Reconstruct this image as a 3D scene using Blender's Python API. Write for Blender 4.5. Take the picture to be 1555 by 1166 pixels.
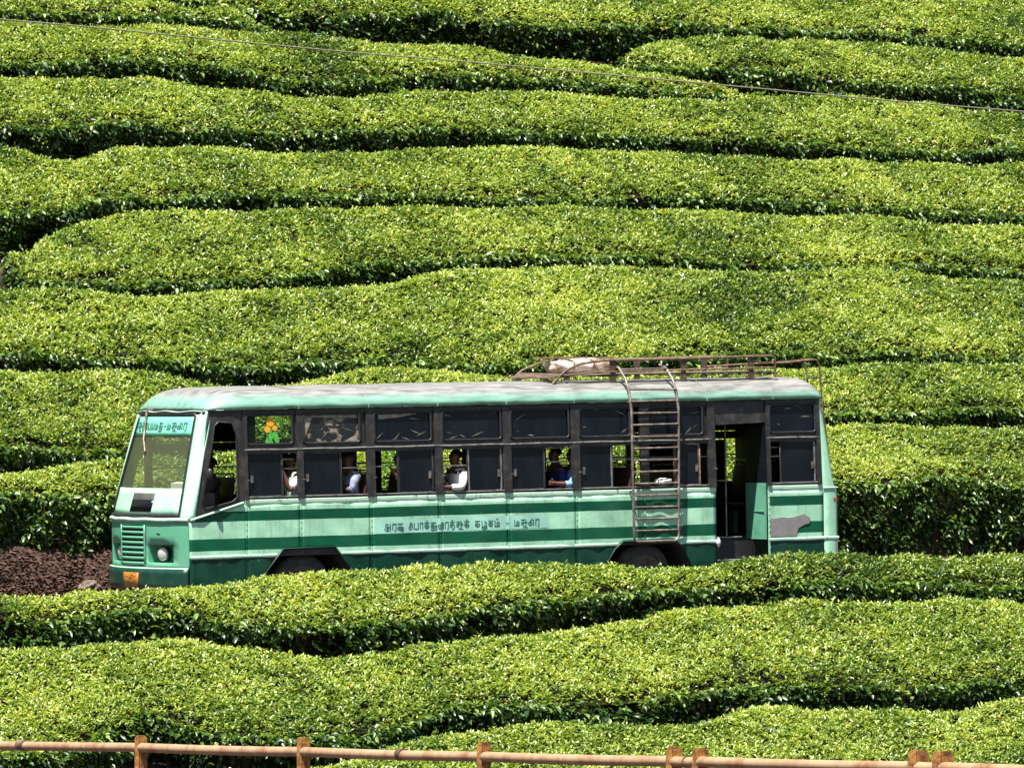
import bpy, bmesh, math, random
import numpy as np
from mathutils import Matrix, Vector

for _o in list(bpy.data.objects):
    bpy.data.objects.remove(_o)
SC = bpy.context.scene
COL = SC.collection
R = math.radians
random.seed(7)
RNG = np.random.default_rng(11)

# ------------------------------------------------------------------ camera
cam_d = bpy.data.cameras.new('camera')
cam = bpy.data.objects.new('camera', cam_d)
COL.objects.link(cam)
cam_d.lens = 243.1
cam_d.sensor_width = 36.0
cam_d.clip_start = 0.5
cam_d.clip_end = 2000
cam.location = (0, 0, 0)
cam.rotation_euler = (R(90 - 0.562), 0, 0)
SC.camera = cam

# ------------------------------------------------------------------ light
SUN_DIR = Vector((-0.17, -0.31, 0.935)).normalized()
world = bpy.data.worlds.new('World')
SC.world = world
world.use_nodes = True
wn = world.node_tree.nodes
wl = world.node_tree.links
bg = wn['Background']
sky = wn.new('ShaderNodeTexSky')
sky.sky_type = 'NISHITA'
sky.sun_disc = False
sky.sun_elevation = math.asin(SUN_DIR.z)
sky.sun_rotation = math.atan2(SUN_DIR.x, SUN_DIR.y)
wl.new(sky.outputs[0], bg.inputs[0])
bg.inputs[1].default_value = 0.05
sun_d = bpy.data.lights.new('sun', 'SUN')
sun_d.energy = 5.0
sun_d.angle = R(0.53)
sun_d.color = (1.0, 0.95, 0.86)
sun = bpy.data.objects.new('sun', sun_d)
COL.objects.link(sun)
sun.location = (-20, -20, 80)
sun.rotation_euler = SUN_DIR.to_track_quat('Z', 'Y').to_euler()
SC.view_settings.view_transform = 'Standard'
SC.view_settings.look = 'None'
SC.view_settings.gamma = 1
SC.view_settings.exposure = 1.25
SC.view_settings.use_curve_mapping = False

# ------------------------------------------------------------------ materials
def new_mat(name):
    m = bpy.data.materials.new(name)
    m.use_nodes = True
    return m, m.node_tree.nodes, m.node_tree.links, m.node_tree.nodes['Principled BSDF']

def ramp(nodes, stops, interp='LINEAR'):
    r = nodes.new('ShaderNodeValToRGB')
    cr = r.color_ramp
    cr.interpolation = interp
    while len(cr.elements) < len(stops):
        cr.elements.new(0.5)
    for e, (p, c) in zip(cr.elements, stops):
        e.position = p
        e.color = (c[0], c[1], c[2], 1)
    return r

def simple(name, col, rough=0.5, metal=0.0, col2=None, scale=8.0, lo=0.45, hi=0.65, bump=0.0, spec=0.5, stretch=(1, 1, 1)):
    """Principled with noise-driven wear towards col2."""
    m, n, l, p = new_mat(name)
    p.inputs['Roughness'].default_value = rough
    p.inputs['Metallic'].default_value = metal
    p.inputs['Specular IOR Level'].default_value = spec
    p.inputs['Base Color'].default_value = (*col, 1)
    if col2 is not None or bump:
        tc = n.new('ShaderNodeTexCoord')
        mp = n.new('ShaderNodeMapping')
        mp.inputs['Scale'].default_value = stretch
        l.new(tc.outputs['Object'], mp.inputs[0])
        nz = n.new('ShaderNodeTexNoise')
        nz.inputs['Scale'].default_value = scale
        nz.inputs['Detail'].default_value = 7
        nz.inputs['Roughness'].default_value = 0.65
        l.new(mp.outputs[0], nz.inputs['Vector'])
        if col2 is not None:
            r = ramp(n, [(lo, col), (hi, col2)])
            l.new(nz.outputs[0], r.inputs[0])
            l.new(r.outputs[0], p.inputs['Base Color'])
        if bump:
            b = n.new('ShaderNodeBump')
            b.inputs['Strength'].default_value = bump
            b.inputs['Distance'].default_value = 0.02
            l.new(nz.outputs[0], b.inputs['Height'])
            l.new(b.outputs[0], p.inputs['Normal'])
    return m

MINT = (0.40, 0.73, 0.51)
DARKG = (0.003, 0.085, 0.042)
SKIRT = (0.003, 0.042, 0.026)

def leaf_material():
    m, n, l, p = new_mat('tea_leaf')
    a = n.new('ShaderNodeAttribute'); a.attribute_name = 'age'
    t = n.new('ShaderNodeAttribute'); t.attribute_name = 'tone'
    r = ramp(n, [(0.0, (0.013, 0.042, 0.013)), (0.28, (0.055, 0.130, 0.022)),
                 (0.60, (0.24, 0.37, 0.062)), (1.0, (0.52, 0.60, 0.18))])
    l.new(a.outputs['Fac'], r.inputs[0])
    r2 = ramp(n, [(0.0, (0.55, 0.6, 0.55)), (0.5, (1, 1, 1)), (0.93, (1.25, 1.2, 1.2)), (0.97, (2.4, 1.3, 1.2)), (1.0, (2.6, 1.2, 1.0))])
    l.new(t.outputs['Fac'], r2.inputs[0])
    mx = n.new('ShaderNodeMix'); mx.data_type = 'RGBA'; mx.blend_type = 'MULTIPLY'
    mx.inputs[0].default_value = 1.0
    l.new(r.outputs[0], mx.inputs[6]); l.new(r2.outputs[0], mx.inputs[7])
    l.new(mx.outputs[2], p.inputs['Base Color'])
    p.inputs['Roughness'].default_value = 0.38
    p.inputs['Specular IOR Level'].default_value = 0.80
    tr = n.new('ShaderNodeBsdfTranslucent')
    mul = n.new('ShaderNodeMix'); mul.data_type = 'RGBA'; mul.blend_type = 'MULTIPLY'
    mul.inputs[0].default_value = 1.0
    mul.inputs[7].default_value = (1.5, 1.35, 0.5, 1)
    l.new(mx.outputs[2], mul.inputs[6])
    l.new(mul.outputs[2], tr.inputs['Color'])
    ms = n.new('ShaderNodeMixShader')
    ms.inputs[0].default_value = 0.36
    l.new(p.outputs[0], ms.inputs[1]); l.new(tr.outputs[0], ms.inputs[2])
    l.new(ms.outputs[0], n['Material Output'].inputs[0])
    return m

def paint_material():
    """Striped bus paint: colour by height on the body, with chips, dusting and streaks."""
    m, n, l, p = new_mat('bus_striped_paint')
    tc = n.new('ShaderNodeTexCoord')
    sp = n.new('ShaderNodeSeparateXYZ')
    l.new(tc.outputs['Object'], sp.inputs[0])
    nz = n.new('ShaderNodeTexNoise'); nz.inputs['Scale'].default_value = 1.7; nz.inputs['Detail'].default_value = 3
    l.new(tc.outputs['Object'], nz.inputs['Vector'])
    wob = n.new('ShaderNodeMath'); wob.operation = 'MULTIPLY_ADD'
    wob.inputs[1].default_value = 0.018; wob.inputs[2].default_value = -0.009
    l.new(nz.outputs[0], wob.inputs[0])
    zz = n.new('ShaderNodeMath'); zz.operation = 'ADD'
    l.new(sp.outputs['Z'], zz.inputs[0]); l.new(wob.outputs[0], zz.inputs[1])
    mr = n.new('ShaderNodeMapRange')
    mr.inputs['From Min'].default_value = 0.4; mr.inputs['From Max'].default_value = 1.8
    l.new(zz.outputs[0], mr.inputs[0])
    def q(z): return (z - 0.4) / 1.4
    r = ramp(n, [(0.0, SKIRT), (q(0.885), MINT), (q(0.978), (0.004, 0.105, 0.05)), (q(1.148), MINT), (q(1.388), DARKG), (q(1.532), MINT)], 'CONSTANT')
    l.new(mr.outputs[0], r.inputs[0])
    # faded, chalky areas
    n2 = n.new('ShaderNodeTexNoise'); n2.inputs['Scale'].default_value = 1.1; n2.inputs['Detail'].default_value = 6
    n2.inputs['Roughness'].default_value = 0.6
    l.new(tc.outputs['Object'], n2.inputs['Vector'])
    f2 = ramp(n, [(0.46, (0, 0, 0)), (0.70, (0.30, 0.30, 0.30))])
    l.new(n2.outputs[0], f2.inputs[0])
    mx = n.new('ShaderNodeMix'); mx.data_type = 'RGBA'
    l.new(f2.outputs[0], mx.inputs[0]); l.new(r.outputs[0], mx.inputs[6])
    mx.inputs[7].default_value = (0.04, 0.12, 0.075, 1)
    # vertical grime streaks
    mp = n.new('ShaderNodeMapping'); mp.inputs['Scale'].default_value = (9, 9, 0.7)
    l.new(tc.outputs['Object'], mp.inputs[0])
    n3 = n.new('ShaderNodeTexNoise'); n3.inputs['Scale'].default_value = 1.6; n3.inputs['Detail'].default_value = 8
    l.new(mp.outputs[0], n3.inputs['Vector'])
    f3 = ramp(n, [(0.52, (0, 0, 0)), (0.80, (0.42, 0.42, 0.42))])
    l.new(n3.outputs[0], f3.inputs[0])
    mx2 = n.new('ShaderNodeMix'); mx2.data_type = 'RGBA'
    l.new(f3.outputs[0], mx2.inputs[0]); l.new(mx.outputs[2], mx2.inputs[6])
    mx2.inputs[7].default_value = (0.045, 0.07, 0.05, 1)
    # small chips
    n4 = n.new('ShaderNodeTexNoise'); n4.inputs['Scale'].default_value = 16; n4.inputs['Detail'].default_value = 5
    l.new(tc.outputs['Object'], n4.inputs['Vector'])
    f4 = ramp(n, [(0.70, (0, 0, 0)), (0.73, (0.8, 0.8, 0.8))])
    l.new(n4.outputs[0], f4.inputs[0])
    mx3 = n.new('ShaderNodeMix'); mx3.data_type = 'RGBA'
    l.new(f4.outputs[0], mx3.inputs[0]); l.new(mx2.outputs[2], mx3.inputs[6])
    mx3.inputs[7].default_value = (0.16, 0.15, 0.13, 1)
    l.new(mx3.outputs[2], p.inputs['Base Color'])
    p.inputs['Roughness'].default_value = 0.32
    p.inputs['Specular IOR Level'].default_value = 0.25
    b = n.new('ShaderNodeBump'); b.inputs['Strength'].default_value = 0.35; b.inputs['Distance'].default_value = 0.03
    nb = n.new('ShaderNodeTexNoise'); nb.inputs['Scale'].default_value = 3.0; nb.inputs['Detail'].default_value = 3
    l.new(tc.outputs['Object'], nb.inputs['Vector'])
    l.new(nb.outputs[0], b.inputs['Height']); l.new(b.outputs[0], p.inputs['Normal'])
    return m

def roof_material():
    m, n, l, p = new_mat('roof_weathered')
    tc = n.new('ShaderNodeTexCoord')
    sp = n.new('ShaderNodeSeparateXYZ'); l.new(tc.outputs['Object'], sp.inputs[0])
    nz = n.new('ShaderNodeTexNoise'); nz.inputs['Scale'].default_value = 2.2; nz.inputs['Detail'].default_value = 8
    nz.inputs['Roughness'].default_value = 0.7
    mpr = n.new('ShaderNodeMapping'); mpr.inputs['Scale'].default_value = (0.5, 2.2, 2.2)
    l.new(tc.outputs['Object'], mpr.inputs[0])
    l.new(mpr.outputs[0], nz.inputs['Vector'])
    ad = n.new('ShaderNodeMath'); ad.operation = 'MULTIPLY_ADD'; ad.inputs[1].default_value = 0.16
    l.new(nz.outputs[0], ad.inputs[0]); l.new(sp.outputs['Z'], ad.inputs[2])
    # bare towards the rear, painted at the front dome
    xx = n.new('ShaderNodeMath'); xx.operation = 'MULTIPLY_ADD'; xx.inputs[1].default_value = 0.009
    l.new(sp.outputs['X'], xx.inputs[0]); l.new(ad.outputs[0], xx.inputs[2])
    r = ramp(n, [(0.24, (0, 0, 0)), (0.46, (1, 1, 1))])
    mr = n.new('ShaderNodeMapRange'); mr.inputs['From Min'].default_value = 3.05; mr.inputs['From Max'].default_value = 3.45
    l.new(xx.outputs[0], mr.inputs[0]); l.new(mr.outputs[0], r.inputs[0])
    gr = ramp(n, [(0.34, (0.12, 0.12, 0.11)), (0.5, (0.21, 0.21, 0.20)), (0.68, (0.28, 0.28, 0.27))])
    n2 = n.new('ShaderNodeTexNoise'); n2.inputs['Scale'].default_value = 6; n2.inputs['Detail'].default_value = 9
    l.new(mpr.outputs[0], n2.inputs['Vector']); l.new(n2.outputs[0], gr.inputs[0])
    pr = ramp(n, [(0.30, (0.13, 0.27, 0.21)), (0.52, (0.18, 0.37, 0.29)), (0.72, (0.22, 0.42, 0.34))])
    l.new(n2.outputs[0], pr.inputs[0])
    mx = n.new('ShaderNodeMix'); mx.data_type = 'RGBA'
    l.new(r.outputs[0], mx.inputs[0]); l.new(pr.outputs[0], mx.inputs[6]); l.new(gr.outputs[0], mx.inputs[7])
    l.new(mx.outputs[2], p.inputs['Base Color'])
    p.inputs['Roughness'].default_value = 0.5
    b = n.new('ShaderNodeBump'); b.inputs['Strength'].default_value = 0.4; b.inputs['Distance'].default_value = 0.03
    l.new(nz.outputs[0], b.inputs['Height']); l.new(b.outputs[0], p.inputs['Normal'])
    return m

def glass_material(name, tint, rough, alpha, dust_haze=(0.05, 0.06, 0.05)):
    """Thin window glass: tinted see-through mixed with a glossy coat."""
    m, n, l, p = new_mat(name)
    tr = n.new('ShaderNodeBsdfTransparent'); tr.inputs[0].default_value = (*tint, 1)
    p.inputs['Base Color'].default_value = (*dust_haze, 1)  # surface colour; on the windscreen it holds a painted reflection
    p.inputs['Roughness'].default_value = rough
    p.inputs['Specular IOR Level'].default_value = 0.8
    ms = n.new('ShaderNodeMixShader'); ms.inputs[0].default_value = alpha
    l.new(tr.outputs[0], ms.inputs[1]); l.new(p.outputs[0], ms.inputs[2])
    l.new(ms.outputs[0], n['Material Output'].inputs[0])
    return m

def ground_material():
    m, n, l, p = new_mat('earth_with_litter')
    tc = n.new('ShaderNodeTexCoord')
    nz = n.new('ShaderNodeTexNoise'); nz.inputs['Scale'].default_value = 7; nz.inputs['Detail'].default_value = 9
    l.new(tc.outputs['Object'], nz.inputs['Vector'])
    r = ramp(n, [(0.3, (0.015, 0.008, 0.005)), (0.5, (0.042, 0.021, 0.014)), (0.7, (0.09, 0.05, 0.035))])
    l.new(nz.outputs[0], r.inputs[0]); l.new(r.outputs[0], p.inputs['Base Color'])
    p.inputs['Roughness'].default_value = 0.95
    b = n.new('ShaderNodeBump'); b.inputs['Strength'].default_value = 0.8; b.inputs['Distance'].default_value = 0.05
    l.new(nz.outputs[0], b.inputs['Height']); l.new(b.outputs[0], p.inputs['Normal'])
    return m

M = {
    'leaf': leaf_material(), 'paint': paint_material(), 'roof': roof_material(), 'earth': ground_material(),
    'core': simple('tea_branches', (0.012, 0.014, 0.006), 0.9, col2=(0.022, 0.014, 0.008), scale=30, spec=0.1),
    'litter': simple('dry_leaf_litter', (0.09, 0.038, 0.024), 0.8, col2=(0.27, 0.16, 0.115), scale=11),
    'stone': simple('grey_brown_stone', (0.10, 0.075, 0.06), 0.9, col2=(0.18, 0.14, 0.115), scale=9, bump=0.6),
    'asphalt': simple('asphalt', (0.05, 0.05, 0.05), 0.9, col2=(0.07, 0.065, 0.06), scale=40, bump=0.4),
    'mint': simple('mint_paint', MINT, 0.35, col2=(0.27, 0.52, 0.38), scale=3.0, lo=0.5, hi=0.75, bump=0.12),
    'pillar': simple('pale_mint_paint', (0.46, 0.76, 0.60), 0.35, col2=(0.36, 0.58, 0.46), scale=6, lo=0.52, hi=0.72, bump=0.15),
    'fascia': simple('mid_green_paint', (0.105, 0.37, 0.23), 0.38, col2=(0.16, 0.36, 0.25), scale=4, lo=0.48, hi=0.68, bump=0.15),
    'skirt': simple('dark_green_paint', SKIRT, 0.4, col2=(0.02, 0.06, 0.045), scale=5, lo=0.45, hi=0.7, bump=0.1),
    'trim': simple('chipped_trim', (0.46, 0.66, 0.52), 0.4, col2=(0.16, 0.15, 0.12), scale=14, lo=0.58, hi=0.68, bump=0.2),
    'black': simple('worn_black_paint', (0.020, 0.019, 0.020), 0.5, col2=(0.070, 0.060, 0.053), scale=7, lo=0.46, hi=0.74, bump=0.1, stretch=(1, 1, 1)),
    'rubber': simple('black_rubber', (0.018, 0.018, 0.02), 0.4, col2=(0.06, 0.06, 0.06), scale=12, lo=0.55, hi=0.75),
    'alu': simple('dull_aluminium', (0.35, 0.34, 0.33), 0.4, 0.6, col2=(0.12, 0.11, 0.10), scale=10, lo=0.45, hi=0.65),
    'dark_glass': simple('dark_film_glass', (0.0035, 0.006, 0.010), 0.22, col2=(0.010, 0.014, 0.018), scale=1.6, lo=0.4, hi=0.75, spec=0.22, stretch=(2, 1, 0.8)),
    'clear_glass': glass_material('clear_glass', (0.78, 0.86, 0.80), 0.04, 0.13),
    'screen_glass': glass_material('painted_reflection_glass', (0.80, 0.86, 0.76), 0.12, 0.30, (0.20, 0.24, 0.13)),  # olive base colour paints in the haze of reflected sky and hillside
    'green_glass': glass_material('green_tinted_glass', (0.58, 0.80, 0.62), 0.08, 0.14),
    'banner': simple('turquoise_board', (0.20, 0.66, 0.47), 0.4, col2=(0.16, 0.52, 0.38), scale=5, lo=0.5, hi=0.7),
    'board': simple('pale_cyan_paint', (0.37, 0.71, 0.58), 0.4, col2=(0.32, 0.62, 0.49), scale=6, lo=0.5, hi=0.7),
    'ink': simple('green_black_lettering', (0.025, 0.12, 0.10), 0.5, col2=(0.10, 0.26, 0.20), scale=20, lo=0.5, hi=0.7),
    'rust': simple('rusty_steel', (0.11, 0.062, 0.035), 0.65, 0.2, col2=(0.24, 0.17, 0.12), scale=12, lo=0.42, hi=0.66, bump=0.2),
    'bracket': simple('dark_rusted_bracket', (0.075, 0.050, 0.034), 0.7, 0.1, col2=(0.15, 0.10, 0.07), scale=10),
    'ladder': simple('worn_ladder_steel', (0.13, 0.105, 0.09), 0.45, 0.2, col2=(0.34, 0.28, 0.23), scale=9, lo=0.45, hi=0.66),
    'slat': simple('bleached_wood', (0.38, 0.32, 0.25), 0.8, col2=(0.25, 0.17, 0.11), scale=9, stretch=(1, 12, 12)),
    'sack': simple('white_sacking', (0.60, 0.55, 0.49), 0.85, col2=(0.24, 0.14, 0.085), scale=4.2, lo=0.46, hi=0.62, bump=0.6),
    'plank': simple('brown_board', (0.20, 0.12, 0.07), 0.8, col2=(0.30, 0.22, 0.15), scale=9),
    'patch': simple('bare_grey_patch', (0.24, 0.23, 0.23), 0.55, col2=(0.29, 0.27, 0.26), scale=10),
    'orange': simple('orange_petals', (0.85, 0.36, 0.02), 0.6),
    'yellow': simple('yellow_petals', (0.8, 0.5, 0.05), 0.6),
    'stickgreen': simple('sticker_green', (0.08, 0.42, 0.06), 0.6),
    'plate': simple('orange_number_plate', (0.40, 0.15, 0.012), 0.5, col2=(0.26, 0.11, 0.02), scale=16),
    'lamp': simple('headlamp_lens', (0.62, 0.58, 0.50), 0.08, 0.35, col2=(0.75, 0.75, 0.74), scale=5),
    'red': simple('red_lens', (0.5, 0.05, 0.02), 0.3),
    'tyre': simple('dusty_tyre', (0.05, 0.045, 0.04), 0.9, col2=(0.10, 0.085, 0.07), scale=10),
    'rim': simple('dusty_wheel_rim', (0.15, 0.14, 0.12), 0.7, col2=(0.09, 0.07, 0.05), scale=8),
    'inner': simple('dark_interior', (0.035, 0.035, 0.035), 0.7, col2=(0.06, 0.055, 0.05), scale=4),
    'seat': simple('maroon_seat_vinyl', (0.06, 0.02, 0.02), 0.5, col2=(0.08, 0.035, 0.03), scale=6),
    'doorgreen': simple('door_inner_green', (0.14, 0.42, 0.28), 0.42, col2=(0.10, 0.30, 0.20), scale=5, bump=0.1),
    'pipe': simple('weathered_pipe', (0.40, 0.27, 0.16), 0.5, col2=(0.24, 0.115, 0.055), scale=7, lo=0.44, hi=0.68, bump=0.2),
    'post': simple('ochre_rusty_post', (0.42, 0.20, 0.04), 0.7, col2=(0.16, 0.065, 0.025), scale=22, lo=0.42, hi=0.6, bump=0.4),
    'cable': simple('grey_cable', (0.20, 0.19, 0.13), 0.6),
    'skin': simple('brown_skin', (0.13, 0.055, 0.033), 0.5),
    'hair': simple('black_hair', (0.012, 0.010, 0.010), 0.5),
    'white': simple('white_cotton', (0.80, 0.80, 0.82), 0.8),
    'filmed': simple('peeling_film_glass', (0.010, 0.013, 0.014), 0.4, col2=(0.30, 0.24, 0.17), scale=5.5, lo=0.53, hi=0.60, stretch=(1.0, 1, 1.7)),
    'film': simple('torn_film', (0.20, 0.17, 0.13), 0.7, col2=(0.36, 0.33, 0.29), scale=9),
    'paper': simple('white_paper', (0.78, 0.78, 0.78), 0.7),
    'pale': simple('white_enamel', (0.8, 0.8, 0.8), 0.35),
}

# ------------------------------------------------------------------ helpers
def tag(o, label=None, cat=None, group=None, kind=None):
    if label: o['label'] = label
    if cat: o['category'] = cat
    if group: o['group'] = group
    if kind: o['kind'] = kind
    return o

def empty(name, loc=(0, 0, 0)):
    o = bpy.data.objects.new(name, None)
    o.empty_display_size = 0.3
    COL.objects.link(o)
    o.location = loc
    return o

class MB:
    """Collects polygons and links them as one mesh object."""
    def __init__(self):
        self.v = []; self.f = []; self.sm = []
    def add(self, vs, fs, smooth=False):
        o = len(self.v)
        self.v += [tuple(p) for p in vs]
        self.f += [tuple(i + o for i in f) for f in fs]
        self.sm += [smooth] * len(fs)
        return self
    def box(self, lo, hi):
        x0, y0, z0 = lo; x1, y1, z1 = hi
        return self.add([(x0, y0, z0), (x1, y0, z0), (x1, y1, z0), (x0, y1, z0), (x0, y0, z1), (x1, y0, z1), (x1, y1, z1), (x0, y1, z1)],
                        [(0, 3, 2, 1), (4, 5, 6, 7), (0, 1, 5, 4), (1, 2, 6, 5), (2, 3, 7, 6), (3, 0, 4, 7)])
    def tube(self, pts, r, n=8, cap=True, r2=None):
        pts = [Vector(p) for p in pts]
        rings = []
        prev = None
        for i, p in enumerate(pts):
            d = (pts[min(i + 1, len(pts) - 1)] - pts[max(i - 1, 0)]).normalized()
            ref = prev if prev is not None else (Vector((0, 0, 1)) if abs(d.z) < 0.9 else Vector((1, 0, 0)))
            a = (ref - d * ref.dot(d)).normalized()
            prev = a
            b = d.cross(a)
            rr = r if r2 is None else r + (r2 - r) * i / (len(pts) - 1)
            rings.append([p + a * math.cos(t) * rr + b * math.sin(t) * rr for t in [2 * math.pi * k / n for k in range(n)]])
        vs = [q for rg in rings for q in rg]
        fs = []
        for i in range(len(pts) - 1):
            for k in range(n):
                k2 = (k + 1) % n
                fs.append((i * n + k, i * n + k2, (i + 1) * n + k2, (i + 1) * n + k))
        self.add(vs, fs, True)
        if cap:
            self.add(rings[0], [tuple(reversed(range(n)))])
            self.add(rings[-1], [tuple(range(n))])
        return self
    def grid(self, fn, nu, nv, skip=None, smooth=True):
        vs = [fn(i / nu, j / nv) for i in range(nu + 1) for j in range(nv + 1)]
        fs = []
        for i in range(nu):
            for j in range(nv):
                if skip and skip((i + .5) / nu, (j + .5) / nv): continue
                a = i * (nv + 1) + j
                fs.append((a, a + nv + 1, a + nv + 2, a + 1))
        return self.add(vs, fs, smooth)
    def prism(self, pts, dvec):
        n = len(pts)
        d = Vector(dvec)
        vs = [Vector(p) for p in pts] + [Vector(p) + d for p in pts]
        fs = [tuple(reversed(range(n))), tuple(range(n, 2 * n))]
        for i in range(n):
            j = (i + 1) % n
            fs.append((i, j, j + n, i + n))
        return self.add(vs, fs)
    def disc(self, c, ax, r, n=18, r_in=0.0):
        c = Vector(c); ax = Vector(ax).normalized()
        a = ax.orthogonal().normalized(); b = ax.cross(a)
        ring = [c + (a * math.cos(2 * math.pi * k / n) + b * math.sin(2 * math.pi * k / n)) * r for k in range(n)]
        return self.add(ring, [tuple(range(n))])
    def build(self, name, mat, parent=None, off=(0, 0, 0), solid=0.0, bevel=0.0, flip=False):
        me = bpy.data.meshes.new(name)
        me.from_pydata([(p[0] - off[0], p[1] - off[1], p[2] - off[2]) for p in self.v], [], self.f)
        me.polygons.foreach_set('use_smooth', self.sm)
        me.materials.append(M[mat] if isinstance(mat, str) else mat)
        me.update()
        o = bpy.data.objects.new(name, me)
        COL.objects.link(o)
        if parent is not None: o.parent = parent
        if solid:
            s = o.modifiers.new('thickness', 'SOLIDIFY'); s.thickness = solid; s.offset = 0
        if bevel:
            b = o.modifiers.new('bevel', 'BEVEL'); b.width = bevel; b.segments = 2; b.limit_method = 'ANGLE'
        return o

# ------------------------------------------------------------------ terrain frame
TH = R(29)
CT, ST = math.cos(TH), math.sin(TH)
OX, OY, OZ = 0.043, 100.0, -4.24        # road level beside the bus
GRADE = 0.0114
TA, TB = math.tan(R(30)), math.tan(R(28))
def plane_top(pl, u, v):                # height of the plucked hedge tops
    if pl == 'A': return -2.61 - 0.0168 * u + TA * (v - 3.6)
    return -3.55 + 0.019 * u + TB * (v + 1.2)
def uv_xy(u, v):
    return OX + u * CT - v * ST, OY + u * ST + v * CT
def sstep(x): 
    x = np.clip(x, 0, 1); return x * x * (3 - 2 * x)
HH = 0.80                               # hedge height above the soil
def ground_z(u, v):
    u = np.asarray(u, float); v = np.asarray(v, float)
    road = OZ + GRADE * np.clip(u, -30, 30)
    uc = np.clip(u, -30, 40)
    up = -2.61 - 0.0168 * uc + TA * (v - 3.6) - HH
    dn = -3.55 + 0.019 * uc + TB * (np.maximum(v, -16) + 1.2) - HH
    X = OX + u * CT - v * ST; Y = OY + u * ST + v * CT
    near = -1.6 - 1.8 * np.clip(Y, -40, 48) / 36.0
    kl = sstep((u + 3.0) / 4.0)                       # gentle littered bank at the left, undercut at the right
    k_up = sstep((v - (2.55 + 1.35 * kl)) / (0.95 - 0.60 * kl))
    k_dn = sstep((-0.75 - v) / 0.45)
    z = road * (1 - k_up) + np.maximum(up, road - 0.2) * k_up
    z = z * (1 - k_dn) + dn * k_dn
    k_near = sstep((62 - Y) / 16.0)
    z = np.where(v < -8, z * (1 - k_near) + near * k_near, z)
    return z

def build_ground():
    us = np.concatenate([np.arange(-160, -14, 6.0), np.arange(-14, 24, 0.25), np.arange(24, 170, 6.0)])
    vs = np.concatenate([np.arange(-150, -12, 3.0), np.arange(-12, -2, 0.5), np.arange(-2, 5, 0.1), np.arange(5, 22, 0.5), np.arange(22, 130, 5.0)])
    U, V = np.meshgrid(us, vs, indexing='ij')
    Z = ground_z(U, V)
    fine = (np.sin(U * 3.1 + V * 2.3) * np.sin(V * 4.7 - U * 1.7) * 0.02 + np.sin(U * 7.9 + 1) * np.sin(V * 9.1) * 0.01)
    Z = Z + fine * ((V > 2.9) | (V < -0.8)) * ((V < 25) & (V > -12))
    X = OX + U * CT - V * ST; Y = OY + U * ST + V * CT
    nu, nv = len(us), len(vs)
    me = bpy.data.meshes.new('ground')
    idx = np.arange(nu * nv).reshape(nu, nv)
    q = np.stack([idx[:-1, :-1], idx[1:, :-1], idx[1:, 1:], idx[:-1, 1:]], -1).reshape(-1, 4)
    me.from_pydata(np.stack([X, Y, Z], -1).reshape(-1, 3).tolist(), [], q.tolist())
    me.polygons.foreach_set('use_smooth', [True] * len(me.polygons))
    me.materials.append(M['earth'])
    o = bpy.data.objects.new('ground', me); COL.objects.link(o)
    tag(o, kind='structure')
    mb = MB()
    def f(s, t):
        u = -40 + 90 * s; v = -0.65 + 3.35 * t
        x, y = uv_xy(u, v)
        return (x, y, float(ground_z(u, v)) + 0.006 + 0.02 * math.sin(math.pi * t))
    mb.grid(f, 120, 6)
    tag(mb.build('road', 'asphalt'), kind='structure')
build_ground()

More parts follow.
